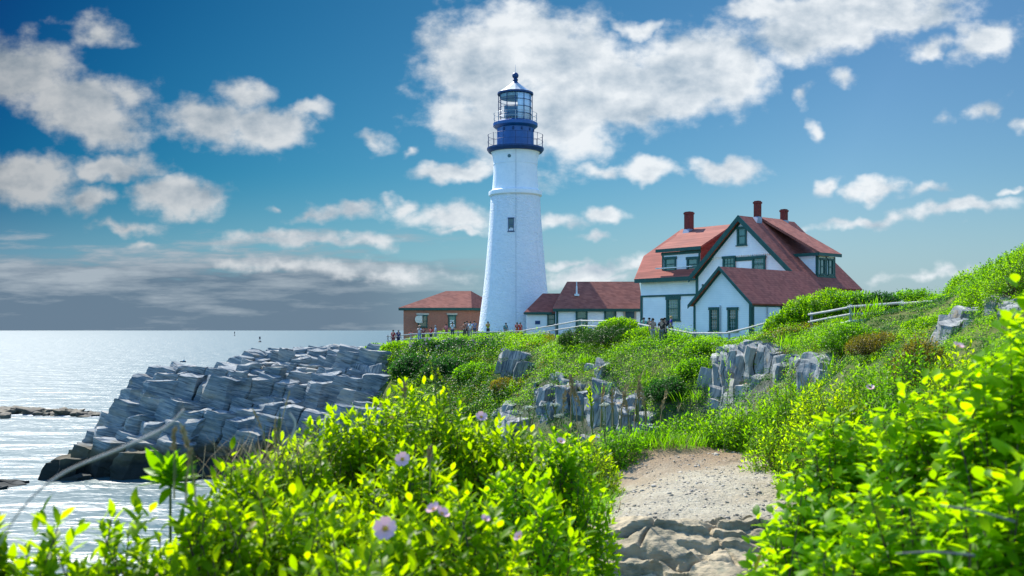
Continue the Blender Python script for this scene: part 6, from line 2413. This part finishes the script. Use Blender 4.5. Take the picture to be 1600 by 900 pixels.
for i, (px, pt_, lean) in enumerate([(892, 588, .0), (903, 592, -.1), (916, 606, -.2), (938, 604, .05), (957, 612, 0), (968, 606, .1), (990, 588, .1), (998, 596, 0), (1011, 602, -.1), (1030, 612, .1), (878, 610, .05), (985, 616, -.1)]):
    seed_grass('seed_grass', 'tall tan grass stalk in the group before the dark cliff face', px, pt_, 690, 15.5, .32, hw=.030, lean=lean, blades=3, group='tan grass stalks before the cliff face')
seed_grass('seed_grass', 'wide green grass blade with a pale tip among the tan stalks', 926, 606, 690, 13, .25, hw=.03, mat=M_LEAF_Y, lean=-.05, blades=4, stem=M_STEMG)
M_YARROW = material('cream_white_blossom', (0.62, 0.60, 0.45), (0.52, 0.52, 0.36), 60, .8, .1)


def yarrow(label, heads, d, foot):
    a = pt(foot[0], foot[1], d)
    root = empty('yarrow', a, label, 'flower')
    for hx, hy, wpx in heads:
        c = pt(hx, hy, d)
        R = wpx / F * d / 2
        r_ = np.random.RandomState(int(hx))
        mb = MB()
        for k in range(40):
            t, q_ = r_.uniform(0, 6.28), math.sqrt(r_.rand())
            mb.ball(c + np.array((math.cos(t) * q_ * R, math.sin(t) * q_ * R, r_.uniform(-.006, .008) - q_ * q_ * R * .25)), (R * .16, R * .16, R * .10), 5, 4)
        mb.build('flower_head', M_YARROW, root, tuple(a), smooth=180)
        st = MB().tube([a, a * .45 + c * .55 + np.array((0, 0, -.01)), c - np.array((0, 0, R * .25))], [.004, .0035, .003], 5)
        for k in range(5):
            t = k * 1.257
            st.tube([c - np.array((0, 0, R * 1.0)), c + np.array((math.cos(t) * R * .7, math.sin(t) * R * .7, -R * .2))], .0018, 4)
        st.build('stem', M_STEMG, root, tuple(a))
    return root


yarrow('left white yarrow above the rose thicket', [(826, 636, 17), (836, 636, 7)], 5.6, (829, 672))
yarrow('tallest white yarrow with three flat heads beside the dark cliff face', [(851, 632, 8), (868, 631, 17), (871, 650, 13), (877, 648, 8)], 5.6, (866, 682))
yarrow('right white yarrow standing alone over the path hedge', [(946, 631, 14), (940, 633, 8)], 8.0, (945, 690))
yarrow('small white yarrow low at the left yarrow foot', [(813, 645, 9)], 5.5, (812, 672))

# grey bare twigs in the right thicket
for px0, py0, px1, py1, d, lab in [(1400, 865, 1522, 868, 2.05, 'bare grey twig lying level low in the right thicket'), (1470, 790, 1585, 815, 2.1, 'bare blue-grey twig slanting low at the right edge')]:
    q = curve_pts([pt(px0, py0, d), pt((px0 + px1) / 2, (py0 + py1) / 2 - 4, d - .03), pt(px1, py1, d)], 8)
    tag(MB().tube(q, np.linspace(.0016, .003, 8), 6).build('bare_twig', M_GREYTWIG, None, tuple(q[0]), smooth=180), lab, 'twig')

# grass and low cover on the near ground between the bushes and along the path edges


def tufts(name, label, mat, pts_, hgt, nbl, seed, spread=.10, width=.035):
    r_ = np.random.RandomState(seed)
    P = np.repeat(np.asarray(pts_), nbl, 0)
    n = len(P)
    P = P + np.stack([r_.normal(0, spread, n), r_.normal(0, spread, n), np.zeros(n)], -1)
    az = r_.uniform(0, 6.28, n)
    k = r_.uniform(.15, .7, n)
    dirs = np.stack([np.cos(az) * k, np.sin(az) * k, np.ones(n)], -1)
    ups = np.stack([-np.cos(az), -np.sin(az), k], -1)
    V, Fx = place(leaf_template(0, width, .3, .28), P, frames(dirs, ups), hgt * r_.uniform(.5, 1.2, n))
    o = mesh_obj(name, V, Fx, mat, None, tuple(P[0]))
    return tag(o, label, None, kind='stuff')


r_ = np.random.RandomState(8)
pp_ = []
for i in range(420):
    y = r_.uniform(7.8, 13.6)
    sgn = r_.rand() < .5
    x = (np.interp(y, px_, pl_) - abs(r_.normal(0, .25)) + .08) if sgn else (np.interp(y, px_, pr_) + abs(r_.normal(0, .3)) - .05)
    pp_.append((x, y, float(hz(x, y, False)) + .04))
for i in range(260):
    x = r_.uniform(1.0, 4.3)
    y = 13.1 + .15 * math.sin(x * 5) + abs(r_.normal(0, .4))
    pp_.append((x, y, float(hz(x, y, False)) + .04))
tufts('grass', 'green grass and seedlings fringing the sandy path', M_LEAF_M, pp_, .22, 16, 4, .09)
pp_ = [(x, y, z) for x, y, z in [pp_[i] for i in r_.permutation(len(pp_))[:170]]]
tufts('dry_grass', 'rusty dry grass blades along the path edges', M_STRAW, pp_, .2, 9, 5, .12)
pp_ = []
for i in range(26):
    px, d = r_.uniform(345, 480), r_.uniform(3.9, 4.6)
    pp_.append((gx(px, d), d, gz(740 + (480 - px) * .2, d)))
tufts('dry_grass', 'tangle of dry grass between the thicket brow and the headland', M_STRAW, pp_, .24, 7, 6, .07, .014)
r_ = np.random.RandomState(19)
pa, pb = [], []
for i in range(520):
    px, d = r_.uniform(630, 1450), r_.uniform(30, 96)
    lo = np.interp(px, [630, 850, 1000, 1120, 1260, 1560], [76, 66, 52, 42, 32, 24])
    hi = np.interp(px, [630, 850, 1000, 1120, 1260, 1560], [96, 82, 70, 61, 50, 42])
    if lo < d < hi and float(vnoise(np.array([[gx(px, d) * .3, d * .3, 5.0]]), 1.0, 2)[0]) > .0:
        (pa if r_.rand() < .6 else pb).append((gx(px, d), d, float(hz(gx(px, d), d)) + .1))
tufts('grass', 'tall green grass standing in tufts among the scrub of the slopes', M_LEAF_M, pa, .85, 40, 23, .25, .045)
tufts('dry_grass', 'straw coloured grass tufts among the scrub of the slopes', M_STRAW, pb, .85, 26, 24, .22, .035)
